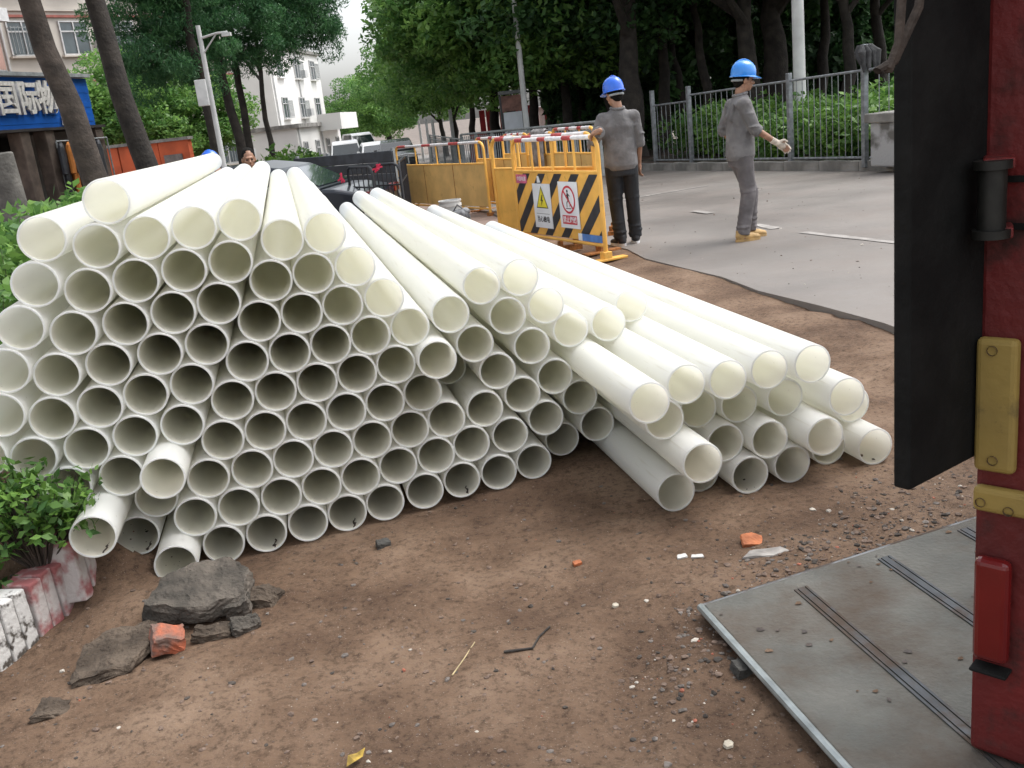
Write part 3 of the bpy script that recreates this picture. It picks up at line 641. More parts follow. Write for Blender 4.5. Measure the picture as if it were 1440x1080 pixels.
# undergrowth
pts = []
for i in range(260):
    t = random.uniform(-4, fl+1); d_ = random.uniform(.3, 5.5)**1.0; q = fpos(t)[:2]-np.array([-fd[1], fd[0]])*d_*(1) ; pts.append((q[0], q[1], .1))
perp = np.array([-fd[1], fd[0]]); side = 1 if (fpos(0)[:2]+perp)[0] > fpos(0)[0] else -1
pts = []
for i in range(300):
    t = random.uniform(-4.5, fl+.6); d_ = .35+4.5*random.random()**1.3; q = fpos(t)[:2]+perp*side*d_; pts.append((q[0], q[1], .08))
ground_cover('undergrowth', pts, 1.0, .075, LEAF_BRIGHT, 5, 'bright green undergrowth filling the ground behind the railings', -190)
pts = []
for i in range(420):
    Y = random.uniform(30, 52); u = random.uniform(770, 1330); pts.append((at_u(u, Y), Y, random.uniform(-.3, 3.6)))
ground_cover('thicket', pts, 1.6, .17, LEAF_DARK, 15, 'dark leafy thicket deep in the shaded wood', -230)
# pole, concrete block, tarp
M_POLE = mat('white_grey_paint', (.52, .53, .52), .5, .12, 3, bump=.05)
def pole(name, uv_base, Y, hgt, r, label, m=M_POLE, taper=.75, extra=None):
    b_ = XY(*uv_base, Y); b_[2] = min(b_[2], gz(Y)) if extra is None else extra
    e = empty(name, b_, 0, label, 'pole'); q = MB(); q.tube([(0, 0, -.1), (0, 0, hgt*.5), (0, 0, hgt)], [r, r*(1+taper)/2, r*taper], 16); q.build('post', m, e, True)
    q = MB(); q.tube([(0, 0, -.1), (0, 0, .25), (0, 0, .28)], [r*1.35, r*1.35, r], 16); q.build('base', m, e, True); return e, b_
pole('lamp_post', (1127, 215), 19.6, 8.0, .125, 'thick white lamp post rising behind the railing', extra=.1)
pole('lamp_post', (743, 200), 26.6, 5.5, .085, 'slim grey-white pole beside the signboard and red truck', extra=gz(26.6))
PH = XY(278, 36, 18.5)[2]-gz(18.5); e, b_ = pole('lamp_post', (311, 212), 18.5, PH, .055, 'slim grey pole with meter box and cross arm among feathery trees', extra=gz(18.5))
q = MB(); q.tube([(0, 0, PH-.22), (.30, -.05, PH-.17), (.52, -.08, PH-.17)], .022, 8); q.tube([(.0, -.02, PH-.5), (.30, -.05, PH-.19)], .015, 8); q.build('cross_arm', M_POLE, e, True)
q = MB(); q.box((-.13, -.02, PH-1.15), (.20, .16, .46)); bevel(q.build('meter_box', mat('pale_box', (.6, .61, .6), .5, .1), e), .01)
q = MB(); q.box((.5, -.08, PH-.21), (.16, .1, .06)); q.build('lamp_head', M_POLE, e)
cb = XY(1278, 240, 14.6); cb[2] = .15
e = empty('concrete_block', cb, fang+.1, 'rough grey concrete block with a capping slab at the railing end', 'concrete block')
M_CB = mat('stained_concrete', (.13, .125, .115), .9, 0, 2.5, .4, 30, col2=(.36, .36, .36), mix=(.42, .52))
q = MB(); q.box((0, 0, .33), (.85, .7, .66)); bevel(q.build('base', M_CB, e), .03)
q = MB(); q.box((.02, .0, .72), (.95, .8, .14)); bevel(q.build('cap', MATS['grey_concrete'], e), .02)
q = MB(); q.box((-.28, 0, .93), (.42, .5, .28), (0, 0, .1), taper=.85); bevel(q.build('top_stone', MATS['grey_concrete'], e), .03)
# dark bag draped over the tall railing post
bp_ = fpos(t1216); tb = MB(); 
rb = random.Random(4)
for k in range(9):
    a = rb.uniform(-1, 1); tb.tube([(a*.10, rb.uniform(-.05, .05), 1.80), (a*.17+.03, -.07+rb.uniform(-.03, .03), 1.70), (a*.16+.05, -.08, rb.uniform(1.38, 1.56))], [.035, .06, .018], 9)
tag(tb.build('cloth_bag', mat('dark_cloth', (.05, .05, .052), .9, .4, 8, .3, 30), None, True, (bp_[0], bp_[1], bp_[2]-.02)), 'dark cloth bag draped over the tall railing post', 'bag')

# far fences
M_GREY = mat('weathered_grey_rail', (.26, .28, .285), .55, .2, 10)
def far_fence(P0, P1, h, n, label, mid=True):
    d = (P1-P0)[:2]; L_ = np.linalg.norm(d); e = empty('guard_fence', P0, math.atan2(d[1], d[0]), label, 'fence'); dz = P1[2]-P0[2]
    for zz, nm in ((h, 'top_rail'), (h-.17, 'upper_rail'), (.15, 'bottom_rail')):
        q = MB(); q.tube([(0, 0, zz), (L_, 0, zz+dz)], .028, 8); q.build(nm, M_GREY, e, True)
    br = MB(); br.box((0, 0, h/2), (.02, .02, h-.1)); bme = br.mesh('bar', M_GREY); po = MB(); po.box((0, 0, h/2), (.06, .06, h)); pme = po.mesh('post', M_GREY)
    for k in range(n+1):
        link_mesh('post' if k % 8 == 0 else 'bar', pme if k % 8 == 0 else bme, e, (L_*k/n, 0, dz*k/n))
def fp(u, v, Y, h): p = XY(u, v, Y); p[2] -= h; return p
far_fence(fp(648, 189.5, 27, 1.05), fp(842, 171, 19.5, 1.05), 1.05, 56, 'grey double-rail fence across the park edge behind the barriers')
far_fence(fp(604, 190, 45, 1.2), fp(648, 196, 30, 1.2), 1.2, 32, 'grey fence curving along the far street verge')
for k, (u, v, Y) in enumerate([(589, 172, 58), (599, 170, 50), (608, 172, 42), (633, 158, 36)]):
    p = XY(u, v, Y); q = MB(); hh = p[2]-gz(Y)+.2; q.box((0, 0, hh/2), (.14, .14, hh), taper=.85)
    tag(bevel(q.build('verge_post', M_POLE, None, False, (p[0], p[1], gz(Y)-.1)), .01), 'short white-topped concrete post on the street verge', 'post', 'white posts on the street verge')
pts = []
for i in range(120):
    Y = random.uniform(32, 70); x = np.interp(Y, [26, 32, 45, 70], [3.4, 2.7, 1.9, -.1])+.8+abs(random.gauss(0, 1.4)); pts.append((x, Y, gz(Y)-.1))
ground_cover('verge_grass', pts, .7, .09, LEAF_BRIGHT, 6, 'low green verge plants along the far side of the street', -120)

# ------------------------------------------------------------------ steel plate and truck
M_STEEL = mat('worn_grey_steel', (.070, .072, .064), .75, 0, 5, .35, 60, col2=(.130, .127, .112), mix=(.30, .7), detail=10, stain=((.075, .05, .033), 3.2, .46, .70, .8))
M_STEEL_D = mat('polished_groove_steel', (.05, .055, .062), .4, .35, 12, metal=.4, stain=((.10, .07, .05), 8, .45, .6, .8))
zpl = .05
pA = G(990, 850, zpl); pB = G(1200, 1080, zpl); pC = G(1365, 730, zpl)
d1 = (pC-pA)[:2]; d1 /= np.linalg.norm(d1); d2 = (pB-pA)[:2]; d2 /= np.linalg.norm(d2)
e = empty('steel_plate', (pA[0], pA[1], 0), 0, 'worn grey steel loading plate lying on the soil by the truck', 'steel plate')
def pl(s, t): return (d1[0]*s+d2[0]*t, d1[1]*s+d2[1]*t)
q = MB(); q.prism([pl(0, 0), pl(0, 1.9), pl(1.9, 1.9), pl(1.9, 0)], zpl-.025, zpl); bevel(q.build('deck', M_STEEL, e), .004)
q = MB(); q.tube([(*pl(-.008, -.01), zpl-.012), (*pl(-.008, 1.9), zpl-.012)], .013, 8); q.build('edge_bar', mat('rubbed_steel_edge', (.30, .33, .33), .35, .3, 10, metal=.5), e, True)
q = MB(); q.tube([(*pl(0, -.008), zpl-.012), (*pl(1.9, -.008), zpl-.012)], .010, 8); q.build('edge_bar', M_STEEL_D, e, True)
def uvpl(u, v):
    p = (G(u, v, zpl)-pA)[:2]; return np.linalg.solve(np.array([[d1[0], d2[0]], [d1[1], d2[1]]]), p)
for (a, c) in (((1112, 832), (1376, 1022)), ((1238, 786), (1368, 866)), ((1352, 745), (1420, 780))):
    s0, t0 = uvpl(*a); s1, t1 = uvpl(*c); sm_ = (s0+s1)/2; t1 = max(t1, 1.6)
    for off, wd in ((-.020, .008), (0, .022), (.020, .008)):
        x = s0*0+sm_+off; q = MB(); q.prism([pl(x-wd/2, t0), pl(x-wd/2, t1), pl(x+wd/2, t1), pl(x+wd/2, t0)], zpl+.0004, zpl+.004); q.build('rib', M_STEEL_D, e)
for k in range(46):
    s, t = random.uniform(.02, 1.0), random.uniform(.02, 1.1); b_ = MB(); r = random.uniform(.003, .013)
    # dried mud flecks
    vs = [(*pl(s+r*random.uniform(.5, 1.4)*math.cos(a), t+r*random.uniform(.4, 1.2)*math.sin(a)), zpl+.003) for a in np.linspace(0, 5.5, 7)]
    b_.add(vs, [tuple(range(7))]); b_.build('mud_fleck', M_MUD if k % 3 else M_SOIL, e)
M_RED = mat('faded_red_paint', (.085, .014, .013), .55, 0, 2.6, .3, 30, col2=(.165, .017, .016), mix=(.35, .62), spec=.35, stain=((.022, .016, .013), 7, .52, .68, .85))
M_BLACK = mat('black_rubberised_steel', (.006, .006, .0055), .8, .5, 8, .2, 40, spec=.25)
M_YEL = mat('yellow_rubber_pad', (.34, .235, .055), .65, 0, 4, .1, 40, col2=(.26, .18, .05), stain=((.06, .045, .025), 14, .55, .72, .7))
D0 = 1.86
dA = ray(1374, 560); tA = np.array([dA[0]*D0/dA[1], D0, 0])
e1 = np.array([.70, -.714, 0])
en = np.array([-.714, -.70, 0])        # face normal, towards the camera
def face(u, v):
    d = ray(u, v); t = ((tA-CAM)@en)/(d@en); P = CAM+d*t; return (P-tA)@e1, P[2]
tr = empty('red_truck', (tA[0], tA[1], 0), math.atan2(e1[1], e1[0]), 'red truck rear corner with yellow pads and open black door flap', 'truck')
# local: x along face, y = away from camera side (body), z up
q = MB(); q.box((.35, .06, 1.36), (.70, .12, 2.60)); bevel(q.build('corner_post', M_RED, tr), .012)
q = MB(); q.box((1.5, 2.0, 1.7), (2.2-.004, 3.6, 1.9)); bevel(q.build('cargo_body', M_RED, tr), .02)
q = MB(); q.box((1.35, 1.9, .55), (1.9, 3.4, .22)); q.build('chassis', M_BLACK, tr)
for wx in (.55, 2.2):
    b_ = MB(); b_.lathe([(0, -.1), (.3, -.1), (.36, -.06), (.36, .06), (.3, .1), (0, .1)], (wx, 2.6, .36), 24, 0, Matrix.Rotation(R_(90), 3, 'Y')); wo = b_.build('tyre', M_BLACK, tr, True)
    b_ = MB(); b_.lathe([(0, -.105), (.18, -.105), (.2, -.09), (.2, .09), (.18, .105), (0, .105)], (wx, 2.6, .36), 20, 0, Matrix.Rotation(R_(90), 3, 'Y')); b_.build('rim', M_GREY, tr, True)
def padbox(name, u0, v0, u1, v1, th, m, bev=.012):
    s0, z0 = face(u0, v0); s1, z1 = face(u1, v1); s0 = max(s0, .004)
    b_ = MB(); b_.box(((s0+s1)/2, -th/2, (z0+z1)/2), (abs(s1-s0), th, abs(z0-z1))); return bevel(b_.build(name, m, tr), bev, 3)
pad = padbox('bumper_pad', 1376, 470, 1432, 664, .03, M_YEL)
pad2 = padbox('bumper_pad', 1372, 676, 1500, 735, .03, M_YEL)
for (pp, u, v) in ((pad, 1403, 488), (pad, 1403, 641), (pad2, 1386, 699), (pad2, 1425, 712)):
    s, z = face(u, v); b_ = MB(); b_.lathe([(0, 0), (.009, 0), (.010, .002), (.010, .006)], (s, -.0285, z), 12, 0, Matrix.Rotation(R_(90), 3, 'X')); b_.build('bolt_hole', mat('rusty_bolt', (.10, .06, .03), .8, .3, 30), pp, True)
lite = padbox('tail_light', 1376, 775, 1422, 930, .035, mat('red_lens', (.14, .008, .008), .2, .15, 5, coat=.4), .015)
padbox('light_bracket', 1372, 925, 1424, 945, .045, M_BLACK, .004)
b_ = MB(); b_.box((.36, .16, .10), (.62, .06, .09), taper=1.1); b_.build('mud_guard', mat('dark_red_brown', (.045, .018, .015), .75, .4, 5), tr)
s, z = face(1400, 110); b_ = MB(); b_.box((.26, -.002, z), (.30, .006, .055)); b_.build('black_stripe', M_BLACK, tr)
s, z = face(1420, 450); b_ = MB(); b_.prism([(.10, 0), (.40, -.02), (.40, .05)], 0, .004); o = b_.build('black_stripe', M_BLACK, tr); o.location = (0, -.002, z); o.rotation_euler = (R_(90), 0, 0)
for zz in (face(1400, 318)[1], face(1400, 252)[1]):
    b_ = MB(); b_.box((.2, -.004, zz), (.40, .008, .012)); b_.build('seam', M_BLACK, tr)
# door flap hinged at the corner
dzb = (CAM+ray(1365, 640)*(D0/ray(1365, 640)[1]))[2]
dl = G(1275, 690, dzb); e2 = dl-tA; e2[2] = 0; dw = np.linalg.norm(e2); e2 /= dw
la = math.atan2(e2[1], e2[0])-math.atan2(e1[1], e1[0])
dr = empty('door_pivot', (0, 0, 0)); bpy.data.objects.remove(dr)
hin = -.05
b_ = MB(); b_.box((dw/2+hin/2, -.012, (dzb+2.75)/2), (dw-hin, .035, 2.75-dzb)); door = bevel(b_.build('door', M_BLACK, tr, False, (0, 0, 0), (0, 0, la)), .005)
for v0, v1 in ((232, 335), (-170, -80)):
    zc = (CAM[2]+ray(1345, (v0+v1)/2)[2]*(D0-.05)/ray(1345, (v0+v1)/2)[1]); hh = .128
    b_ = MB(); b_.tube([(.055, -.0, zc-hh/2), (.055, -.0, zc+hh/2)], .025, 16)
    for zz in (zc-hh/2, zc+hh/2): b_.tube([(.055, 0, zz-.008), (.055, 0, zz+.008)], .034, 16); 
    hb = b_.build('hinge', mat('greasy_steel', (.018, .018, .015), .55, .3, 20, metal=.3), door, True)
    hb.location = (0, .05, 0)
    b_ = MB()
    for zz in (zc-hh/2, zc+hh/2): b_.box((.012, .038, zz), (.10, .055, .022), (0, 0, .5))
    bevel(b_.build('hinge_arm', M_RED, door), .005)
# brown strap loops hanging at the door top
zt = XY(1262, 100, 1.95)[2]
b_ = MB(); P0 = XY(1272, -60, 1.66); P1 = XY(1264, 60, 1.64); P2 = XY(1250, 98, 1.63); P3 = XY(1234, 100, 1.63); P4 = XY(1262, 78, 1.64); P5 = XY(1292, 10, 1.66); P6 = XY(1300, -60, 1.67)
b_.tube([P0, P1, P2, P3, P2*.4+P4*.6, P5, P6], .008, 8)
tag(b_.build('tie_rope', mat('brown_strap', (.045, .032, .024), .85, .3, 30, .3, 80), None, True), 'brown tie rope looped over the black truck door', 'rope')

# ------------------------------------------------------------------ yellow barriers
M_BYEL = mat('yellow_paint', (.78, .42, .08), .5, .10, 4, bump=.05, bscale=30, stain=((.25, .14, .05), 7, .60, .75, .6))
M_BPAN = mat('dull_yellow_panel', (.66, .42, .14), .55, .12, 3, stain=((.22, .13, .05), 5, .58, .75, .6))
M_REDW = mat('red_wrap', (.42, .06, .06), .5, .2, 20); M_WHW = mat('white_wrap', (.72, .70, .70), .5, .1, 20)
M_STRIPE = mat('black_paint', (.022, .024, .03), .5, .3, 10)
M_RUST = mat('rusty_orange_steel', (.30, .12, .03), .8, .4, 25)
def barrier(pl_, pr_, h, label, striped=False, panel=None, top=None, nbar=3):
    pl_, pr_ = np.array(pl_, float), np.array(pr_, float); d = pr_-pl_; L_ = math.hypot(d[0], d[1])
    e = empty('road_barrier', pl_, math.atan2(d[1], d[0]), label, 'barrier', 'yellow roadworks barriers')
    r = .022; c = .12; hp = h*.72; z0 = h*.14
    def arc(cx, sgn): return [(cx+sgn*c*math.sin(a), 0, h-c+c*math.cos(a)) for a in np.linspace(math.pi/2, 0, 6)]
    for cx, sgn, nm in ((c, -1, 'post'), (L_-c, 1, 'post')):
        q = MB(); q.tube([(cx+sgn*c, 0, .05)]+arc(cx, sgn), r, 10); q.build(nm, M_BYEL, e, True)
    k = 9
    for i in range(k):
        x0, x1 = c+(L_-2*c)*i/k, c+(L_-2*c)*(i+1)/k; q = MB(); q.tube([(x0, 0, h), (x1, 0, h)], r+.002*(i % 2 == 0), 10); q.build('top_rail', M_REDW if i % 3 == 0 else M_WHW, e, True)
    q = MB(); q.tube([(r, 0, hp), (L_-r, 0, hp)], .016, 8); q.build('middle_rail', M_BYEL, e, True)
    q = MB(); q.tube([(r, 0, z0-.02), (L_-r, 0, z0-.02)], .016, 8); q.build('bottom_rail', M_BYEL, e, True)
    for i in range(1, nbar+1):
        x = L_*i/(nbar+1); q = MB(); q.tube([(x, 0, hp), (x, 0, h-.01)], .014, 8); q.build('bar', M_BYEL, e, True)
    q = MB(); q.box((L_/2, 0, (hp+z0)/2), (L_-2*r-.004, .012, hp-z0-.018)); pan = q.build('panel', panel or M_BPAN, e)
    for x in (0, L_):
        q = MB(); q.box((x, 0, .045), (.09, .09, .09)); q.box((x, 0, .012), (.10, .44, .024)); bevel(q.build('foot', M_BYEL if striped else M_RUST, e), .006)
    if not striped:
        for i in (1, 2):
            q = MB(); q.box((L_*i/3, -.008, (hp+z0)/2), (.012, .004, hp-z0-.03)); q.build('seam', M_RUST, pan)
    return e, L_, hp, z0, pan
gB = lambda u, v: G(u, v, .075)
bR = gB(853, 366); bL = XY(723, 240, 11.0); bL[2] = .07; bR[2] = .07
bar1, L1, hp1, z01, pan1 = barrier(bL, bR, 1.18, 'black-and-yellow striped barrier carrying two white safety signs', True, M_BYEL)
# diagonal black stripes, clipped to the panel
x0, x1, y0, y1 = .03, L1-.03, z01+.012, hp1-.022
def clip(poly):
    for ax, lim, sg in ((0, x0, 1), (0, x1, -1), (1, y0, 1), (1, y1, -1)):
        out = []
        for i in range(len(poly)):
            a, b2 = poly[i], poly[(i+1) % len(poly)]; ia, ib = sg*(a[ax]-lim) >= 0, sg*(b2[ax]-lim) >= 0
            if ia: out.append(a)
            if ia != ib:
                t = (lim-a[ax])/(b2[ax]-a[ax]); out.append((a[0]+t*(b2[0]-a[0]), a[1]+t*(b2[1]-a[1])))
        poly = out
        if not poly: return []
    return poly
per_ = .36; wd_ = .165; hh = y1-y0; sl_ = hh*1.05
for i in range(-4, 9):
    xx = x0+i*per_-.12
    pg = clip([(xx, y0), (xx+wd_, y0), (xx+wd_+sl_, y1), (xx+sl_, y1)])
    if len(pg) >= 3:
        q = MB(); q.add([(a, -.0085, b2) for a, b2 in pg], [tuple(range(len(pg)))]); q.build('stripe', M_STRIPE, pan1)
M_SIGN = mat('white_sign', (.74, .76, .78), .4, .05, 5); M_SYEL = mat('sign_yellow', (.72, .62, .04), .4, .08, 5); M_SRED = mat('sign_red', (.55, .03, .05), .4, .08, 5); M_SBLK = mat('sign_black', (.02, .02, .02), .5, .1, 5)
def sign(xc, zc, w_, h_, label):
    e = empty('safety_sign', (0, 0, 0)); e.parent = bar1; q = MB(); q.box((xc, -.014, zc), (w_, .006, h_)); q.build('plate', M_SIGN, e); e['label'] = label; return e
def flat(name, poly, m, par, y=-.0185): q = MB(); q.add([(a, y, b2) for a, b2 in poly], [tuple(range(len(poly)))]); return q.build(name, m, par)
def ring(name, cx, cz, r0, r1, m, par, y):
    n = 40; q = MB(); vs = []; fs = []
    for k in range(n):
        a = 2*math.pi*k/n; vs += [(cx+r0*math.cos(a), y, cz+r0*math.sin(a)), (cx+r1*math.cos(a), y, cz+r1*math.sin(a))]
    for k in range(n): j = (k+1) % n; fs.append((2*k, 2*k+1, 2*j+1, 2*j))
    q.add(vs, fs); return q.build(name, m, par)
def lettering(body, size, m, par, x, y, z, sx=1, bold=0.):
    o = link_mesh('lettering', text_mesh(body, size, m, .0006, bold), par, (x, y, z), (R_(90), 0, 0), (sx, 1, 1)); return o
sw, sh = .40, .47
s1x, s1z = L1*.345, (hp1+z01)/2-.02; s2x, s2z = L1*.66, s1z+.03
s1 = sign(s1x, s1z, sw, sh, 'white warning sign with a yellow electric triangle'); s2 = sign(s2x, s2z, sw, sh, 'white prohibition sign with a red crossed circle')
T_ = lambda cx, cz, r: [(cx-r, cz-r*.62), (cx+r, cz-r*.62), (cx, cz+r*1.12)]
flat('triangle_border', T_(s1x, s1z+.06, .135), M_SBLK, s1); flat('triangle', T_(s1x, s1z+.059, .118), M_SYEL, s1, -.0195)
bx_, bz_ = s1x, s1z+.055
flat('lightning_bolt', [(bx_+.012, bz_+.065), (bx_-.03, bz_-.005), (bx_-.002, bz_+.002), (bx_-.022, bz_-.058), (bx_+.034, bz_+.014), (bx_+.006, bz_+.010), (bx_+.03, bz_+.062)], M_SBLK, s1, -.0202)
lettering('当心触电', .072, M_SBLK, s1, s1x, -.0182, s1z-.145, 1, .001)
flat('rule', [(s1x-.15, s1z-.085), (s1x+.15, s1z-.085), (s1x+.15, s1z-.081), (s1x-.15, s1z-.081)], M_SBLK, s1)
ring('prohibition_ring', s2x, s2z+.055, .120, .142, M_SRED, s2, -.0195)
# climbing figure
fx, fz = s2x-.005, s2z+.055
def limb(a, b2, wd): 
    d = Vector((b2[0]-a[0], b2[1]-a[1])).normalized(); n = Vector((-d.y, d.x))*wd/2
    flat('figure_limb', [(fx+a[0]+n.x, fz+a[1]+n.y), (fx+b2[0]+n.x, fz+b2[1]+n.y), (fx+b2[0]-n.x, fz+b2[1]-n.y), (fx+a[0]-n.x, fz+a[1]-n.y)], M_SBLK, s2, -.0185)
ring('figure_head', fx-.005, fz+.085, 0.0005, .016, M_SBLK, s2, -.0185)
limb((-.005, .066), (.005, -.005), .03); limb((-.004, .06), (-.04, .02), .011); limb((0, .06), (.042, .035), .011); limb((.005, 0), (-.03, -.035), .014); limb((-.03, -.035), (-.03, -.08), .012); limb((.008, 0), (.035, -.03), .014); limb((.035, -.03), (.03, -.07), .012); limb((-.055, -.09), (.055, -.09), .008)
flat('prohibition_bar', [(fx-.093, fz+.078), (fx-.078, fz+.093), (fx+.098, fz-.083), (fx+.083, fz-.098)], M_SRED, s2, -.0200)
flat('red_band', [(s2x-.15, s2z-.195), (s2x+.15, s2z-.195), (s2x+.15, s2z-.105), (s2x-.15, s2z-.105)], M_SRED, s2)
lettering('禁止跨越', .07, M_SIGN, s2, s2x, -.0195, s2z-.152, 1, .001)
flat('pink_label', [(.045, hp1-.13), (.31, hp1-.13), (.31, hp1-.035), (.045, hp1-.035)], mat('pink_label', (.62, .12, .22), .5, .15, 10), pan1, -.0095)
lettering('中国电建', .056, M_SIGN, pan1, .178, -.0105, hp1-.085)
flat('paper_scrap', [(.55, hp1-.12), (.63, hp1-.115), (.60, hp1-.05), (.56, hp1-.045)], M_SIGN, pan1, -.0100)
flat('blue_label', [(L1-.42, z01+.004), (L1-.03, z01+.004), (L1-.03, z01+.075), (L1-.42, z01+.075)], mat('blue_label', (.08, .2, .5), .5, .15, 10), pan1, -.0105)
flat('white_label', [(L1-.50, z01+.004), (L1-.42, z01+.004), (L1-.42, z01+.075), (L1-.50, z01+.075)], M_SIGN, pan1, -.0107)
bp1 = XY(693, 225, 11.6); bq1 = bR+np.array([.02, .55, 0]); bp1[2] = bq1[2] = .07
barrier(bp1, bq1, 1.2, 'plain yellow barrier standing just behind the striped one', False, M_BYEL)
bp3 = G(568, 296, .0); bq3 = G(690, 300, .05); bp3[2] = gz(bp3[1]); bq3[2] = gz(bq3[1])
barrier(bp3, bq3, 1.18, 'long plain yellow barrier beside the paint bucket', nbar=3)
def ap(u, Y): return np.array([at_u(u, Y), Y, gz(Y)])
barrier(ap(664, 16.4), ap(722, 14.9), 1.18, 'plain barrier with faded rail meeting the long plain one', nbar=2)
barrier(ap(702, 17.6), ap(738, 16.9), 1.18, 'narrow plain barrier behind the grey drape', nbar=2)
barrier(ap(773, 14.4), ap(832, 13.0), 1.2, 'plain barrier behind the worker\'s resting hand', nbar=2)
barrier(ap(735, 15.8), ap(775, 15.2), 1.16, 'plain barrier under the grey drape', nbar=2)
# grey drape over that barrier
dpos = (ap(735, 15.8)+ap(775, 15.2))/2; dd = ap(775, 15.2)-ap(735, 15.8); q = MB(); vs = []; fs = []; n = 15; mrow = 9
prof = [(-.10, .62), (-.10, .85), (-.085, 1.05), (-.05, 1.19), (0, 1.225), (.05, 1.19), (.085, 1.02), (.10, .8), (.10, .66)]
for i in range(n):
    for (a, zz) in prof: vs.append((-.17+.34*i/(n-1), a+.014*math.sin(i*1.9), zz+(.06*math.sin(i*.9+1) if zz < .7 else .006*math.sin(i*2.1))))
for i in range(n-1):
    for j in range(mrow-1): fs.append((i*mrow+j, i*mrow+j+1, (i+1)*mrow+j+1, (i+1)*mrow+j))
q.add(vs, fs); o = q.build('tarpaulin', mat('grey_tarpaulin', (.20, .19, .19), .8, .3, 12, .2, 40), None, True, dpos, (0, 0, math.atan2(dd[1], dd[0])))
sld = o.modifiers.new('solid', 'SOLIDIFY'); sld.thickness = .008
tag(o, 'grey tarpaulin draped over a plain yellow barrier', 'tarpaulin')
# loose rusty feet by the striped barrier
for k, (u, v, lb) in enumerate(((800, 352, 'rusty orange steel foot under the striped barrier'), (862, 330, 'orange steel foot beside the dark shoes of the leaning worker'))):
    p = gB(u, v); q = MB(); q.box((0, 0, .03), (.30, .07, .06)); q.box((.09, 0, .09), (.05, .05, .09)); q.box((-.09, 0, .08), (.05, .05, .07))
    tag(bevel(q.build('barrier_weight', M_RUST, None, False, (p[0], p[1], .072), (0, 0, .3+k)), .006), lb, 'steel foot')
# paint bucket with tool bag
p = G(640, 308, .05); e = empty('paint_bucket', (p[0], p[1]-1.2, .062), 0, 'white paint bucket with drips beside the long plain barrier', 'bucket')
q = MB(); q.lathe([(.0, .005), (.135, .005), (.155, .36), (.165, .365), (.165, .385), (.15, .385), (.13, .02), (0, .02)], n=28); q.build('pail', mat('white_plastic_dirty', (.55, .55, .53), .5, 0, 6, col2=(.2, .2, .2), mix=(.55, .75)), e, True)
q = MB(); q.tube([(.165*math.cos(a), -.165*math.sin(a)*.3-.12*math.sin(a), .33-.16*math.sin(a)) for a in np.linspace(0, math.pi, 10)], .004, 6); q.build('handle', M_GREY, e, True)
q = MB(); q.lathe([(.157, .30), (.166, .30), (.166, .33), (.157, .33)], n=28); q.build('rim', M_WHITE, e, True)
q = MB(); q.ball((0, 0, .13), (.15, .11, .14), 14); q.ball((.08, .02, .22), (.07, .07, .06), 10); q.tube([(-.1, 0, .22), (-.02, -.03, .33), (.1, 0, .22)], .012, 7)
tag(q.build('tool_bag', mat('grey_black_bag', (.05, .05, .055), .8, 0, 9, .2, 40, col2=(.28, .29, .3)), None, True, (p[0]+.13, p[1]-1.45, .062)), 'grey-black tool bag slumped against the paint bucket', 'bag')

# black crowd barriers with red ribbons, dark hoarding, dark car
M_BLK = mat('black_gloss_tube', (.015, .016, .02), .4, .3, 10)
def crowd_barrier(P0, P1, h, n, label):
    d = P1-P0; L_ = math.hypot(d[0], d[1]); e = empty('crowd_barrier', P0, math.atan2(d[1], d[0]), label, 'crowd barrier', 'black crowd barriers')
    q = MB(); c = .1; q.tube([(0, 0, 0), (0, 0, h-c), (.03, 0, h-.03), (c, 0, h), (L_-c, 0, h), (L_-.03, 0, h-.03), (L_, 0, h-c), (L_, 0, 0)], .02, 8); q.build('frame', M_BLK, e, True)
    for zz in (.15, h-.28): q = MB(); q.tube([(0, 0, zz), (L_, 0, zz)], .013, 7); q.build('rail', M_BLK, e, True)
    for k in range(1, n): q = MB(); q.tube([(L_*k/n, 0, .15), (L_*k/n, 0, h)], .009, 6); q.build('bar', M_BLK, e, True)
    for x in (.06, L_-.06): q = MB(); q.box((x, 0, .015), (.05, .4, .03)); q.build('foot', M_BLK, e)
    return e
def ap2(u, v, Y, h): p = XY(u, v, Y); return np.array([p[0], Y, p[2]-h])
c1a, c1b = ap(480, 14.2), ap(514, 13.4); c2a, c2b = ap(515, 13.6), ap(553, 13.3)
crowd_barrier(c1a, c1b, 1.0, 5, 'black tube crowd barrier beside the dark car')
crowd_barrier(c2a, c2b, 1.0, 6, 'black tube crowd barrier next to the plain yellow barrier')
crowd_barrier(ap(553, 13.7), ap(562, 15.6), 1.0, 6, 'black tube crowd barrier turned edge-on by the bicycle')
M_RIB = mat('red_ribbon', (.6, .03, .08), .6, .2, 20)
for k, (u, v, Y, lb) in enumerate(((481, 250, 13.9, 'red ribbon bunch tied to the barrier beside the dark car'), (531, 236, 13.25, 'pinkish red ribbon bunch tied to the barrier by the yellow one'))):
    p = XY(u, v, Y); q = MB(); rd = random.Random(k)
    for j in range(9):
        a = rd.uniform(0, 6.28); l = rd.uniform(.03, .075); q.box((math.cos(a)*l*.5, 0, math.sin(a)*l*.5), (l, .01, .022), (rd.uniform(-.6, .6), -a, 0))
    tag(q.build('ribbon', M_RIB, None, False, (p[0], p[1]-.03, p[2])), lb, 'ribbon')
M_HOARD = mat('dark_slate_sheet', (.035, .042, .052), .4, .3, 5, metal=.2)
hA, hB = ap(408, 19.0), ap(546, 17.0); dd = hB-hA; L_ = math.hypot(dd[0], dd[1])
e = empty('sheet_hoarding', (hA[0], hA[1], gz(18)), math.atan2(dd[1], dd[0]), 'dark slate ribbed sheet hoarding behind the crowd barriers', 'hoarding')
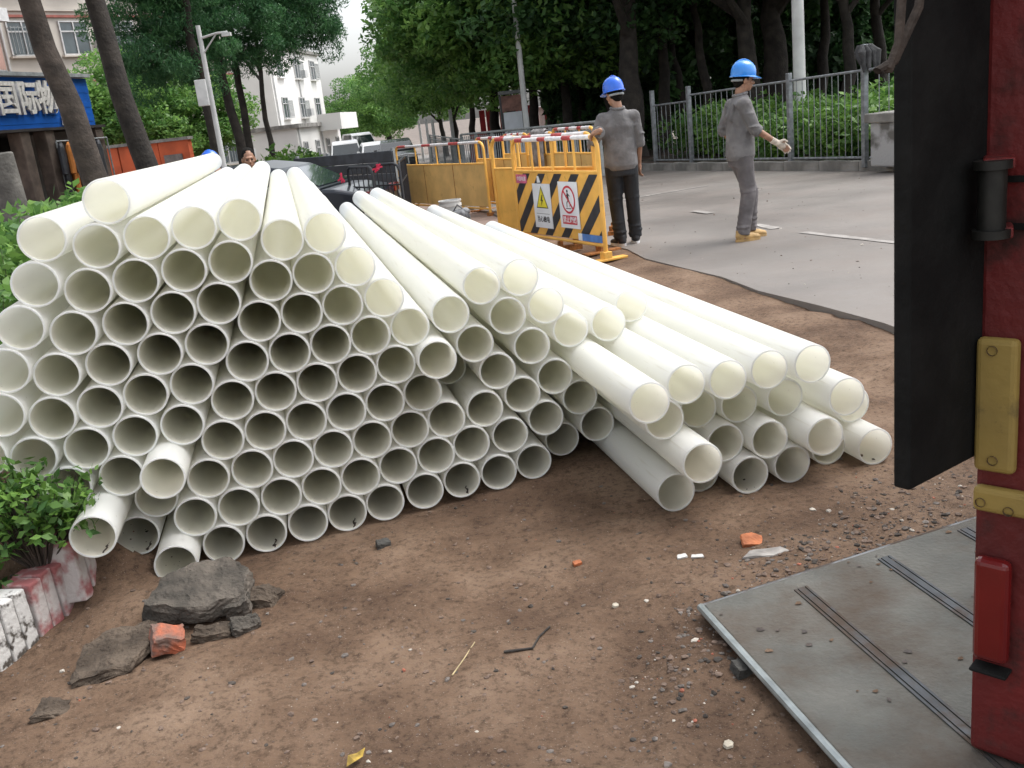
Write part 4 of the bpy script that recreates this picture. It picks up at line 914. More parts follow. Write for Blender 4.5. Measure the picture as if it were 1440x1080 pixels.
for k in range(6):
    q = MB(); q.box((L_/2, 0, .12+.19*k), (L_, .03+.02*(k % 2), .184)); bevel(q.build('sheet', M_HOARD, e), .012)
for x in (.04, L_*.35, L_-.04): q = MB(); q.box((x, .05, .6), (.06, .05, 1.2)); q.build('post', M_GREY, e)

def car(name, loc, rz, label, paint, prof=None, L_=4.5, W=1.78, glassh=None, kind='sedan', cat='car', group=None):
    e = empty(name, loc, rz, label, cat, group)
    if kind == 'sedan':
        low = [(-2.22, .30), (-2.25, .55), (-2.18, .82), (-1.75, .93), (-1.35, .96), (1.0, .94), (1.9, .80), (2.2, .66), (2.25, .45), (2.2, .25)]
        top = [(-1.55, .95), (-.95, 1.32), (-.4, 1.43), (.15, 1.42), (.55, 1.30), (1.15, .94)]
    else:
        low = [(-2.1, .30), (-2.12, .6), (-2.1, 1.05), (1.35, 1.05), (1.95, .95), (2.15, .8), (2.18, .5), (2.15, .28)]
        top = [(-2.08, 1.05), (-1.98, 1.80), (-1.7, 1.90), (.6, 1.90), (.95, 1.80), (1.55, 1.05)]
    sc = L_/4.5; low = [(x*sc, z) for x, z in low]; top = [(x*sc, z) for x, z in top]
    def slab(poly, w0, w1, zmid):
        n = len(poly); vs = []; 
        zmx = max(z for _, z in poly); zmn = min(z for _, z in poly)
        for s in (-1, 1):
            for (x, z) in poly: vs.append((x, s*(w0+(w1-w0)*(z-zmn)/(zmx-zmn))/2, z))
        return vs, [tuple(range(n)), tuple(reversed(range(n, 2*n)))]+[(k, (k+1) % n, n+(k+1) % n, n+k) for k in range(n)]
    q = MB(); vs, fs = slab(low, W, W*.96, .6); q.add(vs, fs); bevel(q.build('body', paint, e), .05, 3)
    q = MB(); vs, fs = slab(top, W*.93, W*.74, 1.2); q.add(vs, fs); cabin = bevel(q.build('cabin', paint, e), .04, 3)
    gm = mat('car_glass', (.02, .03, .035), .08, .1, 2, coat=.5)
    def gl(nm, pts): b_ = MB(); b_.add(pts, [tuple(range(len(pts)))]); b_.build(nm, gm, cabin)
    zt = max(z for _, z in top); zb = min(z for _, z in top)
    def wy(z): return (W*.93+(W*.74-W*.93)*(z-zb)/(zt-zb))/2+.004
    # front and rear screens, side windows
    (xa, za), (xb, zb_) = top[-1], top[-2]; n = Vector((zb_-za, 0, xa-xb)).normalized()*-.006
    if n.x < 0: n = -n
    f = lambda x, z, s, k: (x+n.x*1, s*(wy(z)*k), z+abs(n.z))
    xA, zA, xB, zB = xa*.92+xb*.08, za*.92+zb_*.08, xa*.1+xb*.9, za*.1+zb_*.9
    gl('windscreen', [f(xA, zA, -1, .9), f(xA, zA, 1, .9), f(xB, zB, 1, .9), f(xB, zB, -1, .9)])
    (xa, za), (xb, zb_) = top[0], top[1]; xA, zA, xB, zB = xa*.88+xb*.12, za*.88+zb_*.12, xa*.1+xb*.9, za*.1+zb_*.9
    gl('rear_window', [(xA-.012, -wy(zA)*.88, zA+.008), (xB-.012, -wy(zB)*.88, zB+.008), (xB-.012, wy(zB)*.88, zB+.008), (xA-.012, wy(zA)*.88, zA+.008)])
    z0, z1 = zb+.05, zt-.09; xs0 = top[0][0]+.42*sc; xs1 = top[-1][0]-.35*sc
    for s in (-1, 1):
        m0 = (xs0+xs1)/2
        for (a, b2, ta, tb2) in ((xs0, m0-.03, .35, 0), (m0+.03, xs1, 0, .35)):
            gl('side_window', [(a, s*(wy(z0)+.003), z0), (b2, s*(wy(z0)+.003), z0), (b2-tb2, s*(wy(z1)+.003), z1), (a+ta, s*(wy(z1)+.003), z1)])
        for x in (-1.35*sc, 1.35*sc):
            b_ = MB(); b_.lathe([(0, -.1), (.24, -.1), (.31, -.07), (.315, .0), (.31, .07), (.24, .1), (0, .1)], (x, s*(W/2-.09), .315), 24, 0, Matrix.Rotation(R_(90), 3, 'X')); wo = b_.build('wheel', M_BLACK, e, True)
            b_ = MB(); b_.lathe([(0, -.106), (.19, -.104), (.2, -.09), (.2, .09), (.19, .104), (0, .106)], (x, s*(W/2-.09), .315), 18, 0, Matrix.Rotation(R_(90), 3, 'X')); b_.build('rim', M_GREY, wo, True)
        b_ = MB(); b_.box((low[-2][0]-.05, s*W*.36, .68), (.12, .34, .13)); bevel(b_.build('headlight', mat('lamp_lens', (.6, .6, .6), .1, .05, 5, coat=.5), e), .02)
        b_ = MB(); b_.box((low[2][0]+.0, s*W*.39, .78), (.12, .28, .14)); bevel(b_.build('tail_light', MATS['red_lens'], e), .02)
        b_ = MB(); b_.box((xs1-.1, s*(W*.5+.06), zb+.06), (.1, .14, .1)); bevel(b_.build('mirror', paint, e), .02)
    b_ = MB(); b_.box((low[-2][0]+.03, 0, .42), (.012, .44, .14)); b_.build('number_plate', mat('plate_blue', (.02, .06, .4), .4, .1, 5), e)
    return e
M_CARB = mat('black_car_paint', (.008, .011, .020), .3, .1, 2, coat=.35); M_CARW = mat('white_car_paint', (.72, .73, .73), .3, .04, 2, coat=.6); M_CARD = mat('dark_grey_paint', (.06, .065, .07), .25, .1, 2, coat=.8)
cp = ap(322, 14.6); co = car('parked_car', (cp[0], cp[1], -.04), R_(171), 'glossy black car parked right behind the far pipe ends', M_CARB); co.scale = (1, 1, .90)
vp = ap(482, 52); car('parked_van', (vp[0], vp[1], gz(52)-.25), R_(-82), 'white van facing the camera beyond the dark hoarding', M_CARW, kind='van', W=1.75, cat='van')
vp = ap(502, 66); car('parked_van', (vp[0], vp[1], gz(66)+.25), R_(-70), 'white minivan far up the street under a canopy', M_CARW, kind='van', W=1.75, cat='van')
vp = ap(525, 48); car('parked_car', (vp[0], vp[1], gz(48)), R_(-78), 'white sedan on the street behind the hoarding', M_CARW)
vp = ap(552, 46); car('parked_car', (vp[0], vp[1], gz(46)), R_(-84), 'dark grey car with blue plate next to the white sedan', M_CARD)
# bicycle behind the edge-on crowd barrier
p = ap(561, 18.5); e = empty('bicycle', (p[0], p[1], gz(18.5)-.0), R_(80), 'dark bicycle standing at the end of the plain yellow barrier', 'bicycle')
for x in (-.52, .52):
    q = MB(); q.tube([(x+.32*math.cos(a), 0, .33+.32*math.sin(a)) for a in np.linspace(0, 2*math.pi, 25)], .017, 7); wo = q.build('wheel', M_BLACK, e, True)
    q = MB()
    for a in np.linspace(0, math.pi, 7)[:-1]: q.tube([(x+.31*math.cos(a), 0, .33+.31*math.sin(a)), (x-.31*math.cos(a), 0, .33-.31*math.sin(a))], .002, 4)
    q.build('spokes', M_GREY, wo)
q = MB(); A_, B_, C_, D_ = (-.52, 0, .33), (-.05, 0, .30), (-.2, 0, .80), (.36, 0, .86)
for a, b2 in ((A_, B_), (A_, C_), (B_, C_), (B_, D_), (C_, D_), (D_, (.52, 0, .33))): q.tube([a, b2], .014, 7)
q.build('frame', M_CARD, e, True)
q = MB(); q.tube([(.34, 0, .86), (.32, 0, 1.02)], .012, 7); q.tube([(.28, -.27, 1.0), (.36, 0, 1.03), (.28, .27, 1.0)], .012, 7); q.build('handlebar', M_GREY, e, True)
q = MB(); q.ball((-.22, 0, .93), (.13, .07, .035), 12); q.tube([(-.2, 0, .8), (-.22, 0, .92)], .012, 7); q.build('saddle', M_BLK, e, True)

# ------------------------------------------------------------------ red lorry and signboard behind the park fence
p = ap(716, 54.0); e = empty('red_lorry', (p[0], p[1], gz(54)+.2), R_(6), 'red stake-bed lorry parked in the shade under the park trees', 'lorry')
M_LR = mat('lorry_red', (.28, .022, .028), .35, .2, 3, coat=.4)
q = MB(); q.box((-.1, 0, .95), (3.4, 1.9, .16)); q.build('bed', M_BLK, e)
for k in range(9):
    q = MB(); q.box((-1.6+k*.36, -.96, 1.62), (.30, .05, 1.2)); bevel(q.build('stake_panel', M_LR, e), .01)
q = MB(); q.prism([(1.75, .45), (3.15, .45), (3.2, 1.1), (2.85, 1.95), (2.6, 2.1), (1.75, 2.1)], -.95, .95); o = q.build('cab', M_LR, e); o.rotation_euler = (R_(90), 0, 0); bevel(o, .06, 3)
q = MB(); q.add([(1.95, -.957, 1.25), (2.95, -.957, 1.25), (2.72, -.957, 1.85), (1.95, -.957, 1.85)], [(0, 1, 2, 3)]); q.build('side_window', MATS['car_glass'], e)
for x in (-1.0, 2.45):
    q = MB(); q.lathe([(0, -.12), (.3, -.12), (.4, -.08), (.4, .08), (.3, .12), (0, .12)], (x, -.85, .40), 22, 0, Matrix.Rotation(R_(90), 3, 'X')); wo = q.build('wheel', M_BLACK, e, True)
    q = MB(); q.lathe([(0, -.125), (.2, -.125), (.22, .0), (.2, .125), (0, .125)], (x, -.85, .40), 16, 0, Matrix.Rotation(R_(90), 3, 'X')); q.build('rim', M_GREY, wo, True)
q = MB(); q.box((.5, -.9, .55), (1.0, .1, .35)); q.build('toolbox', M_GREY, e)
p = ap(733, 27.6); e = empty('signboard', (p[0]-.25, p[1], gz(26)), R_(4), 'tall white signboard with brown header beside the slim pole', 'signboard')
q = MB(); q.box((0, 0, .95), (.52, .08, 1.5)); bevel(q.build('panel', mat('pale_board', (.55, .58, .62), .5, .08, 3), e), .01)
q = MB(); q.box((0, -.01, 1.93), (.56, .1, .42)); q.build('header', mat('brown_header', (.18, .09, .07), .7, .3, 8), e)
q = MB(); q.box((.02, 0, 2.22), (.72, .3, .1)); bevel(q.build('roof', mat('grey_roof', (.14, .15, .15), .7, .2, 5), e), .02)
for x in (-.30, .30): q = MB(); q.box((x, 0, 1.05), (.07, .1, 2.2)); q.build('post', M_BLK, e)
p = ap(668, 33); q = MB(); q.box((0, 0, .75), (.55, .08, 1.0), (0, .1, 0)); q.box((0, .02, .15), (.06, .06, .3)); tag(q.build('red_notice_board', M_LR, None, False, (p[0], p[1], gz(33))), 'faded red notice board behind the thick dark park trunk', 'board')

# ------------------------------------------------------------------ people
def rm(parts, voxel, smooth=2):
    """merge blobs into one continuous surface"""
    me = parts.mesh('body', []); o = bpy.data.objects.new('body_source', me); C.objects.link(o)
    r = o.modifiers.new('r', 'REMESH'); r.mode = 'VOXEL'; r.voxel_size = voxel
    s = o.modifiers.new('s', 'SMOOTH'); s.iterations = smooth; s.factor = .5
    dg = bpy.context.evaluated_depsgraph_get(); dg.update(); out = bpy.data.meshes.new_from_object(o.evaluated_get(dg))
    bpy.data.objects.remove(o); bpy.data.meshes.remove(me); out.polygons.foreach_set('use_smooth', [True]*len(out.polygons)); return out
def chain(mb_, pts, rad, n=12, squash=None):
    for i, p in enumerate(pts): mb_.ball(p, rad[i], n)
    for i in range(len(pts)-1): mb_.tube([pts[i], pts[i+1]], [rad[i], rad[i+1]], n)
def loft(mb_, rings, n=20):
    vs = []; fs = []
    for (c, rx, ry) in rings:
        for k in range(n): a = 2*math.pi*k/n; vs.append((c[0]+rx*math.cos(a), c[1]+ry*math.sin(a), c[2]))
    for i in range(len(rings)-1):
        for k in range(n): fs.append((i*n+k, i*n+(k+1) % n, (i+1)*n+(k+1) % n, (i+1)*n+k))
    fs.append(tuple(reversed(range(n)))); fs.append(tuple((len(rings)-1)*n+k for k in range(n))); mb_.add(vs, fs)
M_SKIN = mat('tanned_skin', (.30, .16, .10), .5, .12, 20); M_HAIR = mat('black_hair', (.008, .007, .006), .85, .3, 40, .3, 120, spec=.15)
M_JACK = mat('grey_work_cotton', (.150, .145, .146), .9, .22, 6, 1.0, 9, stain=((.09, .082, .08), 4, .5, .7, .6)); M_TRB = mat('black_trousers', (.014, .016, .02), .8, .4, 6, .3, 18); M_TRG = mat('grey_trousers', (.125, .115, .118), .9, .25, 5, 1.0, 11)
M_HELM = mat('blue_helmet', (.015, .12, .62), .25, .08, 4, coat=.4); M_HELM2 = mat('sky_blue_helmet', (.02, .22, .68), .25, .08, 4, coat=.4)
M_SHOE = mat('dark_shoe', (.015, .016, .02), .6, .3, 12); M_SOLE = mat('white_sole', (.6, .6, .6), .6, .1, 10); M_SHOEY = mat('tan_shoe', (.42, .27, .11), .7, .2, 12); M_GLOVE = mat('off_white_glove', (.50, .44, .37), .9, .2, 20, .3, 60)
def hand(mb_, wrist, d, side, curl=.5, scale=1.0):
    """palm + five fingers; d = pointing direction, side = direction of the thumb"""
    d = Vector(d).normalized(); s = (Vector(side)-d*Vector(side).dot(d)).normalized(); nrm = d.cross(s); w0 = Vector(wrist)
    S = scale; chain(mb_, [w0, w0+d*.045*S, w0+d*.085*S], [.024*S, .030*S, .027*S], 10)
    for k, (off, ln) in enumerate(((.030, .072), (.010, .080), (-.010, .075), (-.030, .060))):
        b_ = w0+d*.090*S+s*off*S; bend = nrm*curl
        p1 = b_+(d+bend*.4).normalized()*ln*.45*S; p2 = p1+(d*.75+bend*1.2).normalized()*ln*.35*S; p3 = p2+(d*.3+bend*1.6).normalized()*ln*.3*S
        chain(mb_, [b_-d*.02*S, b_, p1, p2, p3], [.011*S, .0105*S, .0095*S, .009*S, .0078*S], 8)
    t0 = w0+d*.035*S+s*.025*S; t1 = t0+(d*.6+s*.8).normalized()*.035*S; t2 = t1+(d*.9+s*.25+nrm*curl*.6).normalized()*.032*S
    chain(mb_, [t0, t1, t2], [.013*S, .0115*S, .0095*S], 8)
def head_parts(mb_, c, yaw=0, pitch=0):
    """c = base of skull/neck top; faces local +Y"""
    q = Euler((pitch, 0, yaw)).to_matrix(); c = Vector(c); P = lambda x, y, z: c+q @ Vector((x, y, z))
    mb_.ball(P(0, -.005, .125), (.076, .096, .105), 16, 0, q); mb_.ball(P(0, .028, .055), (.058, .068, .068), 14, 0, q); mb_.ball(P(0, .062, .018), (.03, .028, .024), 10, 0, q)
    mb_.tube([P(0, .088, .105), P(0, .112, .068)], [.009, .016], 8); mb_.ball(P(0, .108, .068), (.017, .015, .012), 8, 0, q)
    mb_.ball(P(0, .088, .038), (.026, .014, .011), 8, 0, q); mb_.ball(P(0, .09, .122), (.055, .014, .012), 8, 0, q)
    for s in (-1, 1):
        mb_.ball(P(s*.077, -.008, .085), (.010, .022, .033), 8, 0, q); mb_.ball(P(s*.04, .068, .078), (.022, .018, .018), 8, 0, q)
    return P, q
def face_details(e, P, q):
    for s in (-1, 1):
        b_ = MB(); b_.ball(P(s*.032, .088, .101), (.013, .008, .008), 10, 0, q); b_.build('eye', mat('eye_dark', (.03, .025, .022), .2, .1), e, True)
    b_ = MB(); b_.ball(P(0, .101, .038), (.022, .006, .004), 8, 0, q); b_.build('mouth', mat('lip', (.16, .06, .05), .5, .1), e, True)
def helmet(e, P, q, m):
    b_ = MB(); n = 28; vs = []; fs = []; rings = []
    c0 = lambda x, y, z: P(x, y-.005, z+.115)
    prof = [(1.0, 0), (1.0, .03), (.97, .065), (.88, .10), (.70, .130), (.42, .150), (.12, .157)]
    for (r, z) in [(1.0, -.004)]+prof:
        for k in range(n):
            a = 2*math.pi*k/n; rg_ = 1.0+(.03 if abs(math.cos(a)) < .12 and z > .05 else 0); vs.append(c0(.108*r*math.cos(a), .132*r*math.sin(a), z*rg_+.02))
    R = len(prof)+1
    for i in range(R-1):
        for k in range(n): fs.append((i*n+k, i*n+(k+1) % n, (i+1)*n+(k+1) % n, (i+1)*n+k))
    fs.append(tuple((R-1)*n+k for k in range(n))); b_.add(vs, fs); sh_ = b_.build('helmet', m, e, True)
    b_ = MB(); vs = []; fs = []
    for k in range(n):
        a = 2*math.pi*k/n; fr = max(0, math.sin(a)); ex = .012+.05*fr**2
        for (rr, zz) in ((.0, .026), (1, .018-.014*fr), (1, .012-.014*fr), (0, .018)): vs.append(c0((.106+ex*rr)*math.cos(a), (.130+ex*rr)*math.sin(a), zz))
    for k in range(n):
        j = (k+1) % n
        for t in range(4): fs.append((4*k+t, 4*k+(t+1) % 4, 4*j+(t+1) % 4, 4*j+t))
    b_.add(vs, fs); b_.build('brim', m, sh_, True)
    b_ = MB(); b_.tube([c0(0, .128*math.cos(a), .045+.138*math.sin(a)) for a in np.linspace(.25, math.pi-.25, 12)], .009, 8); b_.build('ridge', m, sh_, True)
    b_ = MB(); b_.tube([c0(.088*math.cos(a), .112*math.sin(a), -.022) for a in np.linspace(R_(200), R_(340), 12)], .012, 8); b_.build('harness', M_GREY, sh_, True)
def person(loc, rz, label, J, jack, trou, shoe, helm=None, sole=None, gloves=False, sleeves=('elbow', 'elbow'), head=(0, 0), scale=1.0, hair=True, voxel=.011):
    e = empty('person', loc, rz, label, 'person'); e.scale = (scale,)*3; V = Vector
    # one continuous body
    b_ = MB(); P, q = head_parts(b_, J['head'], *head)
    nk = V(J['neck']); chain(b_, [nk-V((0, 0, .03)), nk+V((0, .0, .05)), V(J['head'])+V((0, 0, .05))], [.06, .055, .058], 12)
    hp = V(J['hip']); loft(b_, [(hp-V((0, 0, .08)), .13, .09), (hp, .15, .10), (hp.lerp(nk, .35), .13, .09), (hp.lerp(nk, .75), .16, .095), (hp.lerp(nk, .95), .10, .07)])
    for s in 'LR':
        sh, el, wr = V(J['sh'+s]), V(J['el'+s]), V(J['wr'+s]); chain(b_, [sh, el, wr], [.048, .040, .027], 12); chain(b_, [sh, nk-V((0, 0, .06))], [.05, .07], 10)
        hd = V(J['hd'+s]); hand(b_, wr, hd, V(J['th'+s]), J.get('curl'+s, .4))
        hi, kn, an = V(J['hi'+s]), V(J['kn'+s]), V(J['an'+s]); chain(b_, [hi, kn, an, an+V((0, 0, -.05))], [.075, .052, .038, .038], 12); 
    body = link_mesh('body', rm(b_, .0075, 2), e); body.data.materials.append(M_SKIN)
    face_details(e, P, q)
    if hair:
        b_ = MB(); b_.ball(P(0, -.018, .128 if helm else .142), (.083, .096, .098) if helm else (.083, .099, .098), 16, 0, q); b_.ball(P(0, -.06, .075), (.066, .045, .06), 12, 0, q); link_mesh('hair', rm(b_, .009, 2), e).data.materials.append(M_HAIR)
    if helm: helmet(e, P, q, helm)
    # jacket
    b_ = MB(); hem = hp-V((0, 0, .10)); loft(b_, [(hem, .175, .13), (hem+V((0, 0, .03)), .180, .137), (hem+V((0, 0, .05)), .190, .146), (hp.lerp(nk, .2), .182, .14), (hp.lerp(nk, .45), .170, .13), (hp.lerp(nk, .7), .182, .13), (hp.lerp(nk, .88), .158, .10), (nk+V((0, 0, .015)), .078, .072)], 24)
    for s, sl_ in zip('LR', sleeves):
        sh, el, wr = V(J['sh'+s]), V(J['el'+s]), V(J['wr'+s]); end = el.lerp(wr, .22) if sl_ == 'elbow' else el.lerp(wr, .88)
        chain(b_, [nk.lerp(sh, .45)-V((0, 0, .05)), sh], [.08, .076], 14)
        mid = sh.lerp(el, .5); chain(b_, [sh, mid, el], [.074, .066, .062], 14); b_.tube([el, end], [.061, .058], 14)
        # folds and rolled cuff
        for t in (.35, .7, .9): b_.ball(sh.lerp(el, t)+V((random.uniform(-.02, .02), random.uniform(-.02, .02), 0)), (.068, .068, .018), 12)
        d = (wr-el).normalized(); b_.tube([end-d*.05, end], [.064, .064], 14)
    rd = random.Random(len(label))
    for k in range(16):
        z = rd.uniform(-.08, .32); a = rd.uniform(0, 6.28); b_.tube([hp+V((.17*math.cos(a), .12*math.sin(a), z)), hp+V((.17*math.cos(a+.35), .12*math.sin(a+.35), z+rd.uniform(.08, .2)))], [.026, .014], 8)
    me = rm(b_, voxel, 3); link_mesh('jacket', me, e).data.materials.append(jack)
    b_ = MB(); b_.tube([nk+V((.07*math.cos(a), .066*math.sin(a)-.005, .02+.012*math.sin(a))) for a in np.linspace(0, 2*math.pi, 20)], .017, 8); b_.build('collar', jack, e, True)
    # trousers
    b_ = MB(); loft(b_, [(hp-V((0, 0, .16)), .175, .12), (hp-V((0, 0, .03)), .175, .125), (hp+V((0, 0, .05)), .16, .115)], 22)
    for s in 'LR':
        hi, kn, an = V(J['hi'+s]), V(J['kn'+s]), V(J['an'+s]); chain(b_, [hi, kn], [.100, .078], 14); b_.tube([kn, kn.lerp(an, .5), an-V((0, 0, .01))], [.078, .074, .072], 14)
        for t in (.55, .7, .82, .92): c_ = kn.lerp(an, t); b_.ball(c_+V((rd.uniform(-.012, .012), rd.uniform(-.012, .012), 0)), (.080, .080, .022), 12)
        for t in (.75, .9): c_ = hi.lerp(kn, t); b_.ball(c_, (.090, .090, .02), 12)
    link_mesh('trousers', rm(b_, voxel, 2), e).data.materials.append(trou)
    for s in 'LR':
        an = V(J['an'+s]); ya = J.get('foot'+s, 0); fq = Euler((0, 0, ya)).to_matrix(); zf = J.get('lift'+s, 0)
        b_ = MB(); f = lambda x, y, z: V((an.x, an.y, zf))+fq @ V((x, y, z))
        b_.ball(f(0, -.02, .055), (.044, .065, .052), 12, 0, fq); b_.ball(f(0, .07, .045), (.046, .09, .042), 12, 0, fq); b_.ball(f(0, .14, .036), (.042, .055, .033), 12, 0, fq); b_.tube([f(0, -.03, .05), f(0, -.025, .12)], [.05, .047], 12)
        sho = link_mesh('shoe', rm(b_, .009, 2), e); sho.data.materials.append(shoe)
        b_ = MB(); pl2 = [(.047*math.cos(a)*(1.0 if math.sin(a) < 0 else 1.05), .055+.14*math.sin(a)) for a in np.linspace(0, 2*math.pi, 22)[:-1]]; b_.prism([tuple((fq @ V((x, y, 0)))[:2]) for x, y in pl2], 0, .026); so_ = b_.build('sole', sole or shoe, sho); so_.location = (an.x, an.y, zf)
    if gloves:
        for s in gloves:
            b_ = MB(); wr, hd = V(J['wr'+s]), V(J['hd'+s]); hand(b_, wr-hd.normalized()*.01, hd, V(J['th'+s]), J.get('curl'+s, .4), 1.14); d = hd.normalized(); b_.tube([wr-d*.06, wr+d*.02], [.034, .032], 12)
            link_mesh('glove', rm(b_, .006, 1), e).data.materials.append(M_GLOVE)
    return e
RZ = .086
wL = G(882, 344, RZ); wR = G(1046, 337, RZ)
hgt = 1.0
# leaning worker: seen from behind, left hand on the barrier post
hb = XY(829, 190, bR[1]+.02)            # where the hand rests
rzL = R_(6)
inv = Matrix.Rotation(-rzL, 3, 'Z'); SC = .935
hl = inv @ ((Vector((bR[0]-.02, bR[1], 1.18+.07+.035))-Vector(map(float, (wL[0], wL[1], RZ))))); hl = hl/SC
JL = dict(hip=(.0, 0, .93), neck=(0, -.02, 1.47), head=(-.012, .0, 1.53), shL=(-.172, -.02, 1.385), shR=(.172, -.02, 1.385), elL=(-.30, .02, 1.13), elR=(.215, -.03, 1.12), wrL=(hl.x+.05, hl.y-.06, hl.z+.02), wrR=(.215, .05, .88),
          hdL=(-.55, .6, -.25), thL=(.6, .5, .1), hdR=(-.02, .10, -1), thR=(-.2, 1, 0), hiL=(-.09, 0, .88), hiR=(.09, 0, .88), knL=(-.085, .03, .48), knR=(.105, .02, .48), anL=(-.07, -.01, .08), anR=(.12, .06, .08), footL=.35, footR=-.15, curlL=.9, curlR=.6)
person((wL[0], wL[1], RZ), rzL, 'worker in blue helmet, grey jacket and black trousers, back turned, hand on barrier', JL, M_JACK, M_TRB, M_SHOE, M_HELM, M_SOLE, False, ('long', 'elbow'), (R_(20), R_(-8)), SC)
# walking worker in profile, facing right
JR = dict(hip=(0, 0, .93), neck=(0, .03, 1.47), head=(0, .06, 1.53), shL=(-.172, .0, 1.385), shR=(.172, .0, 1.385), elL=(-.24, -.08, 1.15), elR=(.235, .07, 1.14), wrL=(-.24, .06, .95), wrR=(.24, .29, .985),
          hdL=(.05, .3, -.9), thL=(.2, 1, .2), hdR=(-.05, .8, -.5), thR=(.5, .3, .8), hiL=(-.09, 0, .88), hiR=(.09, 0, .88), knL=(-.09, .14, .48), knR=(.10, .03, .48), anL=(-.08, .10, .09), anR=(.10, -.05, .08), footL=0, footR=0, curlL=.6, curlR=.9, liftL=.0)
person((wR[0], wR[1], RZ), R_(-82), 'worker walking in profile, blue helmet, grey work suit, tan shoes, off-white glove', JR, M_JACK, M_TRG, M_SHOEY, M_HELM2, None, 'R', ('elbow', 'elbow'), (R_(0), R_(-6)), .935)
# man seated low behind the far pipe ends, and a stooping worker of whom the helmet shows
mp = XY(351, 236, 11.6); sc3 = .98
JM = dict(JR); JM.update(elR=(.26, .02, 1.13), wrR=(.22, .18, .95), hdR=(-.3, .6, -.6), elL=(-.26, .02, 1.13), wrL=(-.22, .18, .95), hdL=(.3, .6, -.6), knL=(-.1, .05, .48), knR=(.1, .02, .48), anL=(-.1, -.02, .08), anR=(.1, -.02, .08))
topz = XY(351, 207, 11.6)[2]
person((mp[0], 11.6, topz-1.765*.98), R_(200), 'dark-haired man in grey shirt looking out beside the black car', JM, mat('grey_shirt', (.10, .10, .11), .9, .2, 6), M_TRB, M_SHOE, None, None, False, ('elbow', 'elbow'), (R_(0), R_(-4)), .98)
JS = dict(JM); topz = XY(306, 211, 12.2)[2]; mp = XY(306, 225, 12.2)
person((mp[0], 12.2, topz-1.80*.98), R_(60), 'person in a blue helmet mostly hidden behind the far pipe ends', JS, M_JACK, M_TRG, M_SHOE, M_HELM, None, False, ('long', 'long'), (0, R_(-25)), .98)

# ------------------------------------------------------------------ painted brick edging and plants at the left
M_EDGE_W = mat('flaking_white_paint', (.07, .06, .05), .85, 0, 26, .3, 60, col2=(.55, .54, .52), mix=(.36, .46), coords='Object', detail=8)
M_EDGE_R = mat('faded_red_white_paint', (.30, .10, .10), .85, 0, 12, .3, 60, col2=(.50, .46, .44), mix=(.37, .52), detail=6)
eA = G(0, 938, .01); eB = G(96, 862, .01); ed = (eB-eA)[:2]; el_ = np.linalg.norm(ed); ed /= el_; ea = math.atan2(ed[1], ed[0])
edge = empty('brick_edging', (eA[0], eA[1], 0), ea, 'upright bricks with flaking white and red paint edging the planter', 'edging')
bk = MB(); bk.box((0, 0, 0), (.060, .115, .23)); 
x = -.30; k = 0
ems = [bk.mesh('brick', M_EDGE_W), bk.mesh('brick', M_EDGE_R)]
while x < el_+.02:
    o = link_mesh('brick', ems[1 if x > el_-.15 else 0], edge, (x+random.uniform(-.002, .002), .06+random.uniform(-.006, .006), .080+random.uniform(-.006, .006)), (random.uniform(-.04, .04), random.uniform(-.03, .03), random.uniform(-.03, .03))); bevel(o, .006); x += .0665; k += 1
eC = XY(116, 796, 3.24); edge2 = empty('brick_edging', (eC[0], eC[1], eC[2]), ea+.15, 'pair of slightly tilted red-and-white bricks at the foot of the pipes', 'edging')
for k in range(2):
    o = link_mesh('brick', ems[1], edge2, (-.03+.064*k, .04, .008*k), (-.10, .10, .06*k)); bevel(o, .006)
def plant(name, base, spread, h, n, per, leaf, m, label, seed, cat='shrub', stems=True, group=None, up=.3):
    e = empty(name, base, 0, label, cat, group); rd = random.Random(seed); cl = []; sb = MB()
    for i in range(n):
        a = rd.uniform(0, 6.28); rr = math.sqrt(rd.random()); c = (spread[0]*rr*math.cos(a), spread[1]*rr*math.sin(a), h*rd.uniform(.35, 1.0)*(1-.35*rr))
        s = rd.uniform(.5, 1)*leaf*3.2; cl.append((c, (s*1.2, s*1.2, s*.7)))
        sb.tube([(c[0]*.25, c[1]*.25, -.03), (c[0]*.7, c[1]*.7, c[2]*.55), c], [leaf*.10+.002, leaf*.07+.001, .001], 5)
    link_mesh('foliage', leaf_cloud('foliage', cl, -per, leaf, m, seed, up, .5), e)
    if stems: sb.build('stem', M_BARK2, e, True)
    return e
p = G(-20, 830, .08); plant('leafy_shrub', (*(XY(30, 690, 3.22)[:2]), .22), (.21, .16, 0), .40, 90, 14, .025, LEAF_BRIGHT, 'bright green shrub spilling over the painted brick edging', 41)
plant('leafy_shrub', (-1.93, 3.06, .10), (.10, .12, 0), .16, 16, 11, .026, LEAF_BRIGHT, 'small leafy sprig just behind the painted bricks', 42)
plant('leafy_shrub', (-2.35, 3.0, .10), (.22, .25, 0), .30, 40, 12, .030, LEAF, 'dark green low shrub deep in the planter', 43)
hd_ = [(-2.75, 4.6, 1.25, .028, 'hedge shrub pressed against the tall stack', 44), (-2.9, 5.6, 1.3, .032, 'hedge shrub rising behind the tall stack near the grey trunk', 45), (-3.3, 6.8, 1.35, .035, 'hedge shrub between the tall stack and shop pillars', 46), (-4.0, 8.2, 1.15, .04, 'hedge shrub under the leaning brown trunk', 47), (-3.25, 4.1, 1.0, .03, 'hedge shrub at the outer side of the tall stack', 49)]
for (x, y, h, lf_, lb, sd_) in hd_:
    plant('hedge_shrub', (x, y, .02), (.55, .55, 0), h, 150, 22, lf_*1.25, LEAF_BRIGHT if sd_ % 2 else LEAF, lb, sd_, group='hedge shrubs left of the pile')
